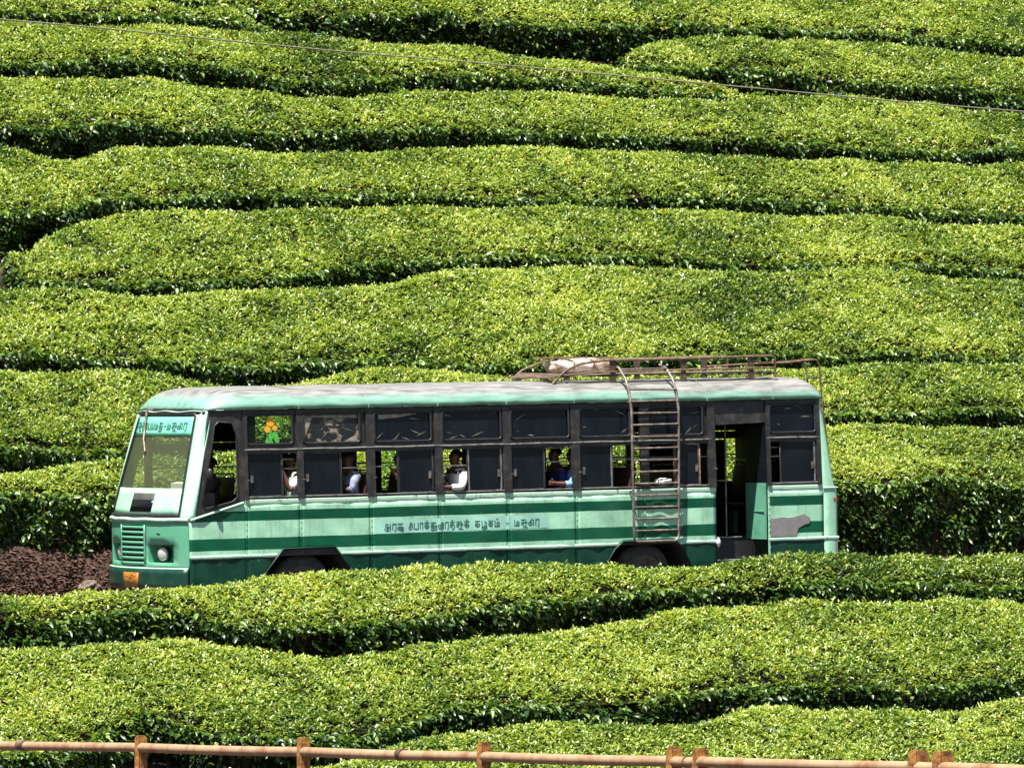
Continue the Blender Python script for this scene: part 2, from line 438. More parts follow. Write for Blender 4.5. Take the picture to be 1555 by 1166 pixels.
# ------------------------------------------------------------------ tea hedges
#  (row, slope, first u, step, v of the front lip ..., v of the back lip ...) in metres along / across the hillside
HEDGE_ROWS = [
 ('H1a', 'A', 2.05, 0.4027,
  [17.66,17.66,17.66,17.66,17.66,17.53,17.4,17.37,17.34,17.36,17.38,17.41,17.45,17.48,17.57,17.65,17.65,17.65],
  [18.8,18.8,18.8,18.8,18.8,18.8,18.82,18.85,18.88,18.91,18.94,18.97,19.01,19.04,19.07,19.1,19.13,19.16]),
 ('H1b', 'A', 8.13, 0.401,
  [17.61,17.54,17.48,17.41,17.37,17.33,17.29,17.33,17.36,17.4,17.45,17.49,17.5,17.49,17.47,17.46,17.47,17.47,17.47,17.49,17.51,17.53,17.55,17.57,17.56,17.51,17.46,17.4,17.32,17.24,17.18,17.18,17.18,17.18,17.18,17.18,17.18,17.18,17.18],
  [19.06,19.06,19.06,19.08,19.11,19.13,19.16,19.18,19.2,19.23,19.25,19.28,19.3,19.32,19.35,19.37,19.4,19.42,19.45,19.47,19.49,19.52,19.54,19.57,19.59,19.61,19.64,19.66,19.69,19.71,19.73,19.76,19.78,19.81,19.83,19.83,19.83,19.83,19.83]),
 ('H0', 'A', -2.41, 0.407,
  [17.01,17.01,17.01,17.01,17.01,17.03,17.04,17.06,17.04,17.03,17.02,17.01,17.02,17.02,17.02,16.95,16.87,16.77],
  [17.81,17.81,17.81,17.81,17.81,17.81,17.77,17.74,17.7,17.67,17.63,17.59,17.54,17.44,17.4,17.36,17.24,16.9]),
 ('H2', 'A', 11.17, 0.4079,
  [16.07,16.04,16.04,16.07,16.09,16.11,16.11,16.11,16.04,15.98,15.91,15.87,15.83,15.78,15.76,15.74,15.72,15.68,15.62,15.57,15.56,15.56,15.56,15.56,15.56,15.56],
  [16.27,16.59,16.78,16.94,17.06,17.09,17.12,17.12,17.12,17.11,17.12,17.13,17.15,17.16,17.18,17.2,17.11,17.03,16.95,16.89,16.83,16.78,16.77,16.77,16.77,16.77]),
 ('H3', 'A', -2.72, 0.4,
  [15.31,15.31,15.31,15.31,15.31,15.35,15.39,15.43,15.51,15.59,15.65,15.66,15.65,15.62,15.56,15.44,15.3,15.22,15.21,15.24,15.28,15.34,15.41,15.5,15.55,15.56,15.57,15.56,15.54,15.52,15.5,15.47,15.44,15.41,15.37,15.33,15.3,15.27,15.24,15.22,15.22],
  [16.65,16.65,16.65,16.65,16.65,16.65,16.66,16.68,16.7,16.69,16.69,16.69,16.7,16.72,16.73,16.73,16.7,16.66,16.63,16.6,16.59,16.58,16.56,16.54,16.51,16.48,16.45,16.43,16.38,16.31,16.24,16.18,16.12,16.05,15.99,15.89,15.78,15.66,15.55,15.43,15.34]),
 ('H4', 'A', -3.56, 0.4015,
  [13.48,13.48,13.48,13.48,13.48,13.47,13.46,13.51,13.57,13.7,13.78,13.72,13.67,13.62,13.58,13.55,13.56,13.6,13.65,13.68,13.71,13.72,13.73,13.75,13.81,13.88,13.86,13.84,13.81,13.81,13.82,13.82,13.83,13.86,13.87,13.87,13.87,13.86,13.84,13.83,13.8,13.77,13.73,13.7,13.69,13.67,13.66,13.65,13.65,13.65,13.68,13.71,13.74,13.77,13.77,13.77,13.77,13.77,13.77,13.77],
  [14.91,14.91,14.91,14.91,14.91,14.91,14.91,14.93,14.95,14.97,14.99,15.02,15.03,15.0,14.94,14.88,14.82,14.76,14.68,14.6,14.59,14.62,14.74,14.86,14.97,15.03,15.02,15.02,15.01,15.02,15.04,15.07,15.09,15.05,15.01,14.99,14.99,15.0,15.01,15.02,15.03,15.1,15.17,15.24,15.31,15.38,15.35,15.32,15.27,15.22,15.16,15.1,15.05,14.99,14.94,14.88,14.88,14.88,14.88,14.88]),
 ('H5', 'A', -4.74, 0.4048,
  [10.92,10.92,10.92,10.92,10.92,10.96,11.05,11.17,11.33,11.45,11.48,11.51,11.54,11.57,11.61,11.65,11.68,11.7,11.7,11.7,11.71,11.74,11.78,11.82,11.82,11.83,11.83,11.84,11.82,11.8,11.78,11.81,11.84,11.88,11.92,11.97,12.01,12.0,11.97,11.94,11.95,11.96,11.97,11.95,11.9,11.85,11.82,11.8,11.78,11.76,11.74,11.73,11.71,11.7,11.7,11.7,11.7,11.7,11.7,11.7],
  [12.89,12.89,12.89,12.89,12.89,12.89,12.89,12.71,12.52,12.53,12.69,12.86,12.94,13.0,13.02,13.04,13.02,12.99,12.97,12.97,12.99,13.01,13.04,13.07,13.11,13.14,13.18,13.25,13.31,13.33,13.34,13.32,13.29,13.3,13.32,13.33,13.34,13.34,13.35,13.31,13.27,13.23,13.23,13.23,13.23,13.22,13.21,13.2,13.2,13.21,13.22,13.23,13.26,13.3,13.33,13.37,13.37,13.37,13.37,13.37]),
 ('H6', 'A', -3.55, 0.4024,
  [9.21,9.08,9.05,9.04,9.05,9.08,9.11,9.14,9.19,9.26,9.31,9.36,9.44,9.55,9.67,9.77,9.84,9.87,9.93,9.98,10.01,10.04,10.06,10.07,10.1,10.13,10.16,10.19,10.19,10.2,10.18,10.13,10.07,10.05,10.04,10.03,10.03,10.02,10.02,10.02,10.04,10.05,10.07,10.07,10.06,10.06,10.05,10.04,10.04,10.04,10.04,10.04,10.04,10.04],
  [9.83,9.86,10.23,10.45,10.67,10.88,10.98,11.02,11.04,11.08,11.13,11.17,11.2,11.24,11.27,11.3,11.34,11.36,11.39,11.41,11.43,11.45,11.47,11.49,11.5,11.51,11.52,11.53,11.53,11.54,11.55,11.57,11.59,11.6,11.57,11.54,11.52,11.52,11.52,11.51,11.52,11.53,11.53,11.49,11.43,11.38,11.35,11.33,11.31,11.29,11.29,11.29,11.29,11.29]),
 ('H7', 'A', -6.5, 0.4007,
  [7.1,7.1,7.1,7.1,7.1,7.11,7.1,7.09,7.09,7.09,7.04,6.97,6.91,6.84,6.83,6.9,6.96,7.03,7.07,7.12,7.16,7.16,7.15,7.09,7.06,7.07,7.08,7.11,7.16,7.2,7.24,7.28,7.31,7.34,7.37,7.39,7.41,7.43,7.45,7.47,7.47,7.47,7.51,7.55,7.58,7.59,7.58,7.54,7.51,7.5,7.48,7.47,7.47,7.47,7.47,7.47,7.47,7.47,7.47],
  [8.91,8.91,8.91,8.91,8.91,8.91,8.91,8.92,8.89,8.85,8.8,8.73,8.7,8.74,8.81,8.9,8.97,9.0,9.02,9.03,9.04,9.08,9.14,9.22,9.32,9.48,9.55,9.62,9.68,9.73,9.78,9.81,9.84,9.86,9.87,9.87,9.85,9.83,9.81,9.8,9.79,9.79,9.81,9.82,9.86,9.91,9.9,9.89,9.88,9.83,9.78,9.76,9.74,9.72,9.71,9.71,9.71,9.71,9.71]),
 ('H8', 'A', -7.59, 0.4061,
  [4.74,4.74,4.74,4.74,4.74,4.75,4.72,4.71,4.72,4.73,4.77,4.81,4.85,4.89,4.94,4.98,5.02,5.07,5.11,5.14,5.18,5.21,5.25,5.28,5.32,5.35,5.39,5.42,5.46,5.49,5.53,5.56,5.6,5.63,5.66,5.69,5.72,5.75,5.78,5.81,5.84,5.87,5.86,5.86,5.89,5.92,5.94,5.97,5.99,5.98,5.97,5.97,5.97,5.97,5.97,5.97,5.97],
  [6.71,6.71,6.71,6.71,6.71,6.71,6.71,6.73,6.74,6.75,6.75,6.73,6.71,6.59,6.44,6.39,6.37,6.42,6.48,6.56,6.66,6.8,6.86,6.92,6.86,6.83,6.81,6.77,6.71,6.73,6.76,6.79,6.83,6.87,6.92,6.95,6.98,7.0,7.03,7.04,7.06,7.08,7.09,7.12,7.2,7.26,7.31,7.3,7.27,7.27,7.28,7.28,7.29,7.29,7.29,7.29,7.29]),
 ('H9', 'A', -8.11, 0.4015,
  [3.61,3.61,3.61,3.61,3.61,3.59,3.57,3.56,3.58,3.6,3.62,3.64,3.66,3.67,3.69,3.71,3.73,3.74,3.76,3.77,3.79,3.8,3.82,3.83,3.85,3.86,3.88,3.89,3.9,3.91,3.92,3.93,3.94,3.95,3.96,3.97,3.99,4.0,4.01,4.02,4.03,4.03,4.02,4.05,4.09,4.13,4.09,4.05,4.04,4.04,4.04,4.04,4.04,4.04,4.04,4.04],
  [4.07,4.07,4.07,4.07,4.07,4.13,4.23,4.32,4.4,4.45,4.49,4.51,4.53,4.55,4.59,4.64,4.68,4.73,4.77,4.82,4.85,4.89,4.92,4.96,5.0,5.03,5.07,5.1,5.14,5.17,5.2,5.22,5.25,5.28,5.31,5.34,5.37,5.4,5.43,5.45,5.48,5.51,5.54,5.57,5.6,5.59,5.56,5.53,5.5,5.49,5.49,5.48,5.48,5.48,5.48,5.48]),
 ('F1', 'B', -10.61, 0.4012,
  [-1.8,-1.8,-1.8,-1.8,-1.8,-1.83,-1.86,-1.84,-1.8,-1.77,-1.79,-1.91,-2.11,-2.22,-2.29,-2.32,-2.34,-2.31,-2.29,-2.26,-2.23,-2.2,-2.15,-2.1,-2.05,-2.01,-1.97,-1.94,-1.92,-1.89,-1.88,-1.86,-1.84,-1.85,-1.86,-1.87,-1.9,-1.93,-1.96,-1.99,-2.02,-2.04,-2.08,-2.14,-2.21,-2.26,-2.26,-2.26,-2.26,-2.26,-2.26],
  [-1.31,-1.31,-1.31,-1.31,-1.31,-1.31,-1.31,-1.31,-1.29,-1.28,-1.28,-1.29,-1.29,-1.25,-1.2,-1.14,-1.1,-1.07,-1.05,-1.05,-1.05,-1.05,-1.06,-1.05,-1.04,-1.07,-1.14,-1.2,-1.26,-1.29,-1.31,-1.32,-1.29,-1.27,-1.25,-1.24,-1.22,-1.22,-1.23,-1.24,-1.28,-1.31,-1.35,-1.37,-1.38,-1.4,-1.42,-1.42,-1.42,-1.42,-1.42]),
 ('F2', 'B', -12.03, 0.4059,
  [-4.87,-4.87,-4.87,-4.87,-4.87,-4.81,-4.75,-4.63,-4.45,-4.29,-4.15,-4.21,-4.63,-4.72,-4.79,-4.81,-4.79,-4.74,-4.68,-4.62,-4.55,-4.4,-4.31,-4.32,-4.32,-4.35,-4.37,-4.38,-4.37,-4.36,-4.3,-4.25,-4.21,-4.21,-4.21,-4.23,-4.28,-4.32,-4.33,-4.34,-4.35,-4.36,-4.36,-4.36,-4.35,-4.35,-4.35,-4.35,-4.35,-4.35,-4.35,-4.35],
  [-2.51,-2.51,-2.51,-2.51,-2.51,-2.51,-2.51,-2.51,-2.51,-2.51,-2.5,-2.46,-2.46,-2.47,-2.55,-2.68,-2.82,-3.0,-3.05,-3.02,-2.96,-2.89,-2.85,-2.82,-2.81,-2.81,-2.77,-2.71,-2.64,-2.58,-2.56,-2.51,-2.38,-2.31,-2.28,-2.29,-2.28,-2.25,-2.25,-2.28,-2.31,-2.32,-2.32,-2.32,-2.32,-2.38,-2.46,-2.6,-2.6,-2.6,-2.6,-2.6]),
 ('F3', 'B', -7.26, 0.4009,
  [-5.88,-6.29,-6.46,-6.58,-6.63,-6.67,-6.72,-6.77,-6.82,-6.86,-6.89,-6.91,-6.93,-6.95,-6.97,-6.99,-7.01,-7.03,-7.05,-7.07,-7.09,-7.11,-7.13,-7.15,-7.17,-7.19,-7.21,-7.23,-7.25,-7.25,-7.25,-7.25,-7.25,-7.25,-7.25,-7.25,-7.25],
  [-5.71,-5.67,-5.57,-5.47,-5.38,-5.29,-5.17,-5.05,-4.95,-4.89,-4.86,-4.85,-4.84,-4.83,-4.85,-4.91,-4.97,-5.04,-5.01,-4.91,-4.79,-4.7,-4.73,-4.76,-4.81,-4.87,-4.93,-5.01,-5.02,-5.01,-4.94,-4.9,-4.89,-4.89,-4.89,-4.89,-4.89]),
]

ROW_LABEL = {
 'H1a': 'dark-sided tea hedge cut off by the top edge, left of the narrow vertical gap',
 'H1b': 'long tea hedge along the top right edge of the hillside',
 'H0': 'short tapering tea hedge in the top left corner above the cable',
 'H2': 'tea hedge with a rounded left end at upper right, dark side above the cable',
 'H3': 'tea hedge crossed by the cable, tapering to a point towards the right',
 'H4': 'full-width tea hedge directly below the cable-crossed one',
 'H5': 'full-width tea hedge whose left end curls down to a dark hollow',
 'H6': 'tea hedge with a rounded left end beside the black hollow at the left edge',
 'H7': 'widest tea hedge, the broad one just above the roof rack',
 'H8': 'tea hedge directly behind the bus roof and windscreen top',
 'H9': 'lowest tea hedge behind the bus, leafy side overhanging the bare roadside bank',
 'F1': 'narrow tea hedge in front of the bus hiding its wheels',
 'F2': 'broad tea hedge in the middle foreground, second in front of the bus',
 'F3': 'tea hedge at bottom right just behind the railing',
}

def wavy(u, v, seed, sc):
    r = np.random.default_rng(seed)
    s = np.zeros_like(u)
    for k in range(6):
        a = r.uniform(0, 2 * math.pi); w = sc * r.uniform(0.6, 1.9)
        s += np.sin((u * math.cos(a) + v * math.sin(a)) * w + r.uniform(0, 6.28))
    return s / 3.0

def leaf_mesh(name, P, D, L, W, roll, age, tone, full, parent, origin):
    """P base points, D unit directions, L lengths, W half widths -> one mesh of folded leaves."""
    n = len(P)
    up = np.array([0, 0, 1.0])
    S = np.cross(D, up); S /= np.linalg.norm(S, axis=1)[:, None] + 1e-6
    N = np.cross(S, D)
    S2 = S * np.cos(roll)[:, None] + N * np.sin(roll)[:, None]
    N2 = np.cross(S2, D)
    fold = 0.38
    Lc = L[:, None]; Wc = W[:, None]
    base = P; tip = P + D * Lc - N2 * Lc * 0.14
    if full:
        m = P + D * Lc * 0.55 + N2 * Lc * 0.03
        l1 = P + D * Lc * 0.30 + S2 * Wc * 0.92 + N2 * Wc * fold
        r1 = P + D * Lc * 0.30 - S2 * Wc * 0.92 + N2 * Wc * fold
        l2 = P + D * Lc * 0.68 + S2 * Wc * 0.80 + N2 * Wc * fold * 0.7
        r2 = P + D * Lc * 0.68 - S2 * Wc * 0.80 + N2 * Wc * fold * 0.7
        V = np.stack([base, l1, l2, tip, r2, r1, m], 1)
        F = np.array([[0, 6, 2, 1], [6, 3, 2, -1], [0, 5, 4, 6], [6, 4, 3, -1]])
        faces = [[0, 6, 2, 1], [6, 3, 2], [0, 5, 4, 6], [6, 4, 3]]
        k = 7
    else:
        l1 = P + D * Lc * 0.45 + S2 * Wc + N2 * Wc * fold
        r1 = P + D * Lc * 0.45 - S2 * Wc + N2 * Wc * fold
        V = np.stack([base, l1, tip, r1], 1)
        faces = [[0, 2, 1], [0, 3, 2]]
        k = 4
    V = V.reshape(-1, 3) - np.array(origin)
    li = np.concatenate([np.array(f) for f in faces])
    sizes = np.array([len(f) for f in faces])
    loops = (np.arange(n)[:, None] * k + li[None, :]).reshape(-1)
    tot = np.tile(sizes, n)
    start = np.concatenate([[0], np.cumsum(tot)[:-1]])
    me = bpy.data.meshes.new(name)
    me.vertices.add(n * k); me.vertices.foreach_set('co', V.astype(np.float32).reshape(-1))
    me.loops.add(len(loops)); me.loops.foreach_set('vertex_index', loops.astype(np.int32))
    me.polygons.add(len(tot)); me.polygons.foreach_set('loop_start', start.astype(np.int32))
    try: me.polygons.foreach_set('loop_total', tot.astype(np.int32))
    except Exception: pass
    me.update(calc_edges=True)
    for nm, arr in (('age', age), ('tone', tone)):
        at = me.attributes.new(nm, 'FLOAT', 'POINT')
        at.data.foreach_set('value', np.repeat(arr, k).astype(np.float32))
    me.materials.append(M['leaf'])
    o = bpy.data.objects.new(name, me); COL.objects.link(o)
    o.parent = parent
    o['kind'] = 'stuff'
    return o

def build_hedge(row, pl, u0, du, vf, vb, seed):
    vf = np.array(vf); vb = np.array(vb)
    ug = u0 + du * np.arange(len(vf))
    u1 = ug[-1]
    FV = lambda u: np.interp(u, ug, vf)
    BV = lambda u: np.interp(u, ug, vb)
    um = 0.5 * (u0 + u1); vm = float(0.5 * (FV(um) + BV(um)))
    gx, gy = uv_xy(um, vm)
    origin = (gx, gy, float(ground_z(um, vm)))
    root = empty('tea_hedge', origin)
    tag(root, ROW_LABEL[row], 'tea hedge', 'clipped tea hedges on the hillside')
    pA = (-2.61, -0.0168, 3.6, TA) if pl == 'A' else (-3.55, 0.019, -1.2, TB)
    def top(u, v):
        # individual bushes dome slightly inside the row
        b = wavy(u, v, 100 + seed, 1.9) * 0.028 + wavy(u, v, 200 + seed, 5.5) * 0.022
        return pA[0] + ((0.045 + 0.0045 * u) if row == 'F1' else 0.0) + pA[1] * u + pA[3] * (v - pA[2]) + b
    def lip(d, e=None):        # rounding towards the front lip, less at the back
        x = np.clip(1 - d / 0.20, 0, 1)
        if e is None: return -0.12 * x * x
        y = np.clip(1 - e / 0.24, 0, 1)
        return -0.12 * x * x - 0.13 * y * y
    rng = np.random.default_rng(500 + seed)
    # --- core of branches
    nu = max(8, int((u1 - u0) / 0.2))
    uu = np.linspace(u0, u1, nu + 1)
    rows = []
    inset = 0.075
    f = FV(uu) + inset; b = np.maximum(BV(uu) - inset, f + 0.02)
    gz = lambda v: ground_z(uu, v) - 0.05
    prof = []
    low = 0.0
    prof.append((f + (0.03 if row == 'H9' else 0.16), gz(f) + low))
    prof.append((f + 0.05 + 0.03 * np.sin(uu * 6), top(uu, f) - 0.42))
    for k, t in enumerate(np.linspace(0, 1, 7)):
        vv = f + (b - f) * t
        prof.append((vv, top(uu, vv) + lip(vv - FV(uu), BV(uu) - vv) - inset - 0.02))
    prof.append((b, gz(b) + low))
    vs = []
    for (vv, zz) in prof:
        x = OX + uu * CT - vv * ST; y = OY + uu * ST + vv * CT
        vs.append(np.stack([x, y, zz], -1))
    A = np.stack(vs, 1)
    nv = A.shape[1]
    mb = MB()
    idx = np.arange((nu + 1) * nv).reshape(nu + 1, nv)
    q = np.stack([idx[:-1, :-1], idx[:-1, 1:], idx[1:, 1:], idx[1:, :-1]], -1).reshape(-1, 4)
    mb.v = [tuple(p) for p in A.reshape(-1, 3)]; mb.f = [tuple(p) for p in q.tolist()]; mb.sm = [False] * len(mb.f)
    mb.f.append(tuple(range(nv))); mb.sm.append(False)
    mb.f.append(tuple(reversed(range(nu * nv, nu * nv + nv)))); mb.sm.append(False)
    mb.build('branches', 'core', root, origin)
    if row == 'H9':
        sb = MB()
        for k in range(120):
            u = u0 + (u1 - u0) * rng.random(); v = float(FV(u)) + rng.uniform(0.12, 0.6)
            x, y = uv_xy(u, v); g = float(ground_z(u, v)) - 0.05
            x2, y2 = uv_xy(u + rng.normal() * 0.2, v - 0.08 + rng.normal() * 0.15)
            sb.tube([(x, y, g), ((x + x2) / 2 + rng.normal() * 0.03, (y + y2) / 2, g + 0.25), (x2, y2, g + 0.6)], 0.022, 5, r2=0.01)
        tag(sb.build('stems', 'bracket', root, origin), kind='stuff')
    # --- table-top shoots
    width = BV(uu) - FV(uu)
    area = float(np.mean(width) * (u1 - u0)) / math.cos(R(29))
    fg = pl == 'B'
    ns = int(area * 470)
    wmax = width.max()
    u = rng.uniform(u0, u1, int(ns * wmax / width.mean() * 1.15) + 10)
    w = rng.uniform(0, wmax, len(u))
    keep = w < (BV(u) - FV(u))
    u = u[keep][:ns]; w = w[keep][:ns]
    v = FV(u) + w
    # ragged lips
    rag = (wavy(u, v, 300 + seed, 4.0) * 0.085 + wavy(u, v, 310 + seed, 11.0) * 0.045 + rng.normal(0, 0.035, len(u)))
    v = v + rag * np.clip(1.25 - w / 0.30, 0, 1)
    patch = wavy(u, v, 400 + seed, 1.1) * 0.5 + wavy(u, v, 410 + seed, 3.2) * 0.38 + wavy(u, v, 420 + seed, 8.0) * 0.22
    base_z = top(u, v) + lip(w, BV(u) - FV(u) - w) + rng.normal(0, 0.016, len(u)) - 0.02
    tall = rng.random(len(u)) < 0.012
    base_z += tall * rng.uniform(0.02, 0.07, len(u))
    young = np.clip(0.57 + 0.29 * patch + rng.normal(0, 0.19, len(u)), 0.04, 1.0)
    kk = 4
    Pu = np.repeat(u, kk); Pv = np.repeat(v, kk); Pz = np.repeat(base_z, kk)
    yy = np.repeat(young, kk)
    n = len(Pu)
    jj = np.tile(np.arange(kk), len(u))
    az = np.repeat(rng.uniform(0, 6.28, len(u)), kk) + jj * 2.4 + rng.normal(0, 0.35, n)
    el = np.radians(np.clip(rng.normal(26, 20, n) + 14 * (jj == 3) + 18 * (yy - 0.5), -15, 84))
    Pz = Pz + (jj - 1.5) * 0.014 + rng.normal(0, 0.008, n)
    Pu = Pu + rng.normal(0, 0.018, n); Pv = Pv + rng.normal(0, 0.018, n)
    x = OX + Pu * CT - Pv * ST; y = OY + Pu * ST + Pv * CT
    D = np.stack([np.cos(el) * np.cos(az), np.cos(el) * np.sin(az), np.sin(el)], -1)
    L = rng.uniform(0.052, 0.086, n) * (1 - 0.18 * (jj == 3))
    W = L * rng.uniform(0.18, 0.26, n)
    age = np.clip(yy + rng.normal(0, 0.10, n) - 0.16 * (jj == 0) + 0.12 * (jj == 3), 0, 1)
    tone = np.clip(0.5 + rng.normal(0, 0.20, n), 0, 0.94)
    dry = rng.random(n) < 0.002 + 0.012 * (np.repeat(patch, kk) < -0.75)
    tone = np.where(dry, 1.0, tone)
    roll = rng.normal(0, 0.45, n)
    leaf_mesh('top_foliage', np.stack([x, y, Pz], -1), D, L, W, roll, age, tone, False, root, origin)
    # --- leaves on the sides: front riser (and ends), a little at the back
    P = []; Dn = []; dep = []
    depth = 1.22 if row == 'H9' else 0.75
    m = int((u1 - u0) * depth * 880)
    su = rng.uniform(u0, u1, m)
    t = rng.beta(1.0, 1.0 if row == 'H9' else 1.35, m) * depth
    clump = wavy(su, t * 1.3, 600 + seed, 5.0)
    kp = (clump > -0.25 - 0.45 * (t < 0.15)) | (rng.random(m) < (0.85 if row == 'H9' else 0.22))
    su = su[kp]; t = t[kp]; clump = clump[kp]; m = len(su)
    fv = FV(su)
    slope_f = np.interp(su, ug, np.gradient(vf, du))
    out = 0.04 + 0.075 * clump + rng.normal(0, 0.04, m) - (0.02 if row == 'H9' else 0.20) * np.clip(t / depth, 0, 1) ** 2
    sv = fv - out
    sz = top(su, fv) + lip(np.zeros(m)) + 0.07 - t
    P.append(np.stack([su, sv, sz], -1)); dep.append(t / depth)
    nrm_u = slope_f; nrm_v = -np.ones(m)
    Dn.append(np.stack([nrm_u, nrm_v], -1))
    # open ends
    for end, sgn in ((u0, -1), (u1, 1)):
        wd = float(BV(end) - FV(end))
        me_ = int(max(wd, 0.2) * depth * 900)
        ev = FV(end) + rng.uniform(0, 1, me_) * wd
        tt = rng.beta(1, 1.3, me_) * depth
        eu = end + sgn * (0.02 + rng.normal(0, 0.03, me_))
        ez = top(eu, ev) + lip(np.zeros(me_)) + 0.06 - tt
        P.append(np.stack([eu, ev, ez], -1)); dep.append(tt / depth)
        Dn.append(np.stack([np.full(me_, float(sgn)), np.zeros(me_)], -1))
    P = np.concatenate(P); Dn = np.concatenate(Dn); dep = np.concatenate(dep)
    n = len(P)
    Dn = Dn / np.linalg.norm(Dn, axis=1)[:, None]
    wx = Dn[:, 0] * CT - Dn[:, 1] * ST; wy = Dn[:, 0] * ST + Dn[:, 1] * CT
    azi = np.arctan2(wy, wx) + rng.normal(0, 0.85, n)
    el = np.radians(np.clip(rng.normal(-12, 30, n), -75, 60))
    D = np.stack([np.cos(el) * np.cos(azi), np.cos(el) * np.sin(azi), np.sin(el)], -1)
    x = OX + P[:, 0] * CT - P[:, 1] * ST; y = OY + P[:, 0] * ST + P[:, 1] * CT
    L = rng.uniform(0.07, 0.15, n)
    W = L * rng.uniform(0.19, 0.27, n)
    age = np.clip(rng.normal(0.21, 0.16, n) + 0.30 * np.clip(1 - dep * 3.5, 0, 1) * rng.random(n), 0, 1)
    tone = np.clip(0.5 + rng.normal(0, 0.18, n), 0, 0.94)
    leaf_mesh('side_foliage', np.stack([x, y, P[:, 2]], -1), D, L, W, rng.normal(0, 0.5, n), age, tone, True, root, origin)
    return root

for _i, (row, pl, u0, du, vf, vb) in enumerate(HEDGE_ROWS):
    build_hedge(row, pl, u0, du, vf, vb, _i * 17 + 3)

# ------------------------------------------------------------------ roadside litter and stones
def scatter_litter():
    n = 16000
    r = np.random.default_rng(77)
    u = np.where(r.random(n) < 0.75, r.uniform(-8.0, -3.8, n), r.uniform(5, 12, n)); v = 2.55 + np.abs(r.normal(0, 0.55, n))
    v = np.where(r.random(n) < 0.12, r.uniform(-0.7, 2.7, n), v)
    z = ground_z(u, v) + 0.006 + r.uniform(0, 0.02, n)
    X = OX + u * CT - v * ST; Y = OY + u * ST + v * CT
    mb = MB()
    for i in range(n):
        a = r.uniform(0, 6.28); s = r.uniform(0.02, 0.045); t = r.uniform(-0.5, 0.5)
        d = Vector((math.cos(a), math.sin(a), t * 0.6)) * s
        e = Vector((-math.sin(a), math.cos(a), r.uniform(-0.4, 0.4))) * s * 0.5
        c = Vector((X[i], Y[i], z[i]))
        mb.add([c - d, c + e, c + d, c - e], [(0, 1, 2, 3)])
    o = mb.build('leaf_litter', 'litter')
    tag(o, 'dry brown leaf litter along the roadside bank', 'leaf litter', kind='stuff')
scatter_litter()

def stone(u, v, size, seed, label):
    r = random.Random(seed)
    bm = bmesh.new()
    bmesh.ops.create_icosphere(bm, subdivisions=3, radius=1)
    ph = [r.uniform(0, 6) for _ in range(6)]
    for q in bm.verts:
        p = q.co
        k = 1 + 0.16 * math.sin(p.x * 3 + ph[0]) * math.cos(p.y * 4 + ph[1]) + 0.12 * math.sin(p.z * 6 + ph[2] + p.x * 5) + 0.05 * math.sin(p.y * 13 + ph[3])
        q.co = Vector((p.x * size * 1.4 * k, p.y * size * k, p.z * size * 0.75 * k))
    me = bpy.data.meshes.new('stone'); bm.to_mesh(me); bm.free()
    me.materials.append(M['stone'])
    o = bpy.data.objects.new('stone', me); COL.objects.link(o)
    x, y = uv_xy(u, v)
    o.location = (x, y, float(ground_z(u, v)) + size * 0.25)
    o.rotation_euler = (0, 0, r.uniform(0, 6))
    tag(o, label, 'stone')
stone(-5.35, 3.05, 0.13, 1, 'dark stone on the brown litter just left of the bus bumper')

# ------------------------------------------------------------------ the bus
ex = Vector((CT, ST, GRADE)).normalized()
ey0 = Vector((-ST, CT, -0.0105))
ez = ex.cross(ey0).normalized()
ey = ez.cross(ex).normalized()
BC = (5.45, 1.25, 0.0)
_o = Vector((OX, OY, OZ)) + ey * 1.25
BUSM = Matrix(((ex.x, ey.x, ez.x, _o.x), (ex.y, ey.y, ez.y, _o.y), (ex.z, ey.z, ez.z, _o.z), (0, 0, 0, 1)))
bus = empty('bus')
bus.matrix_world = BUSM
tag(bus, 'old mint and dark green striped passenger bus driving past the tea hedges', 'bus')

def ys(z):                       # near side leans in slightly above the sill
    return 0.055 * max(0.0, (z - 1.7) / 1.26) ** 1.4
def P(a, z, off=0.0):            # a point on the near side skin; off > 0 is outwards
    return (a, ys(z) - off, z)
def bb(mb, name, mat, parent=None, **k):
    return mb.build(name, mat, bus if parent is None else parent, BC, **k)
def side_strip(a0, a1, z0, z1, off=0.0, th=0.02):
    """slab on the near side following its lean"""
    mb = MB()
    pts = [P(a0, z0, off), P(a1, z0, off), P(a1, z1, off), P(a0, z1, off)]
    mb.prism(pts, (0, th, 0))
    return mb
def side_poly(pts, off=0.0, th=0.02):
    return MB().prism([P(a, z, off) for a, z in pts], (0, th, 0))

def arch(a):
    def lin(pts):
        if a <= pts[0][0] or a >= pts[-1][0]: return 0.45
        for (x0, z0), (x1, z1) in zip(pts, pts[1:]):
            if a <= x1: return z0 + (z1 - z0) * (a - x0) / (x1 - x0)
        return 0.45
    return max(lin([(1.36, 0.45), (1.43, 0.66), (1.70, 0.975), (2.53, 0.985), (2.77, 0.68), (2.84, 0.45)]),
               lin([(6.90, 0.45), (6.99, 0.62), (7.13, 0.82), (7.27, 0.925), (8.13, 0.93), (8.28, 0.82), (8.40, 0.60), (8.45, 0.45)]))
def dent(a, z):
    return (0.007 * math.sin(a * 2.3 + z * 3.1) * math.sin(a * 5.9 + 1) + 0.005 * math.sin(a * 9.7 + z * 6) * math.sin(z * 8.1 + a)
            + 0.004 * math.sin(a * 19 + z * 4))

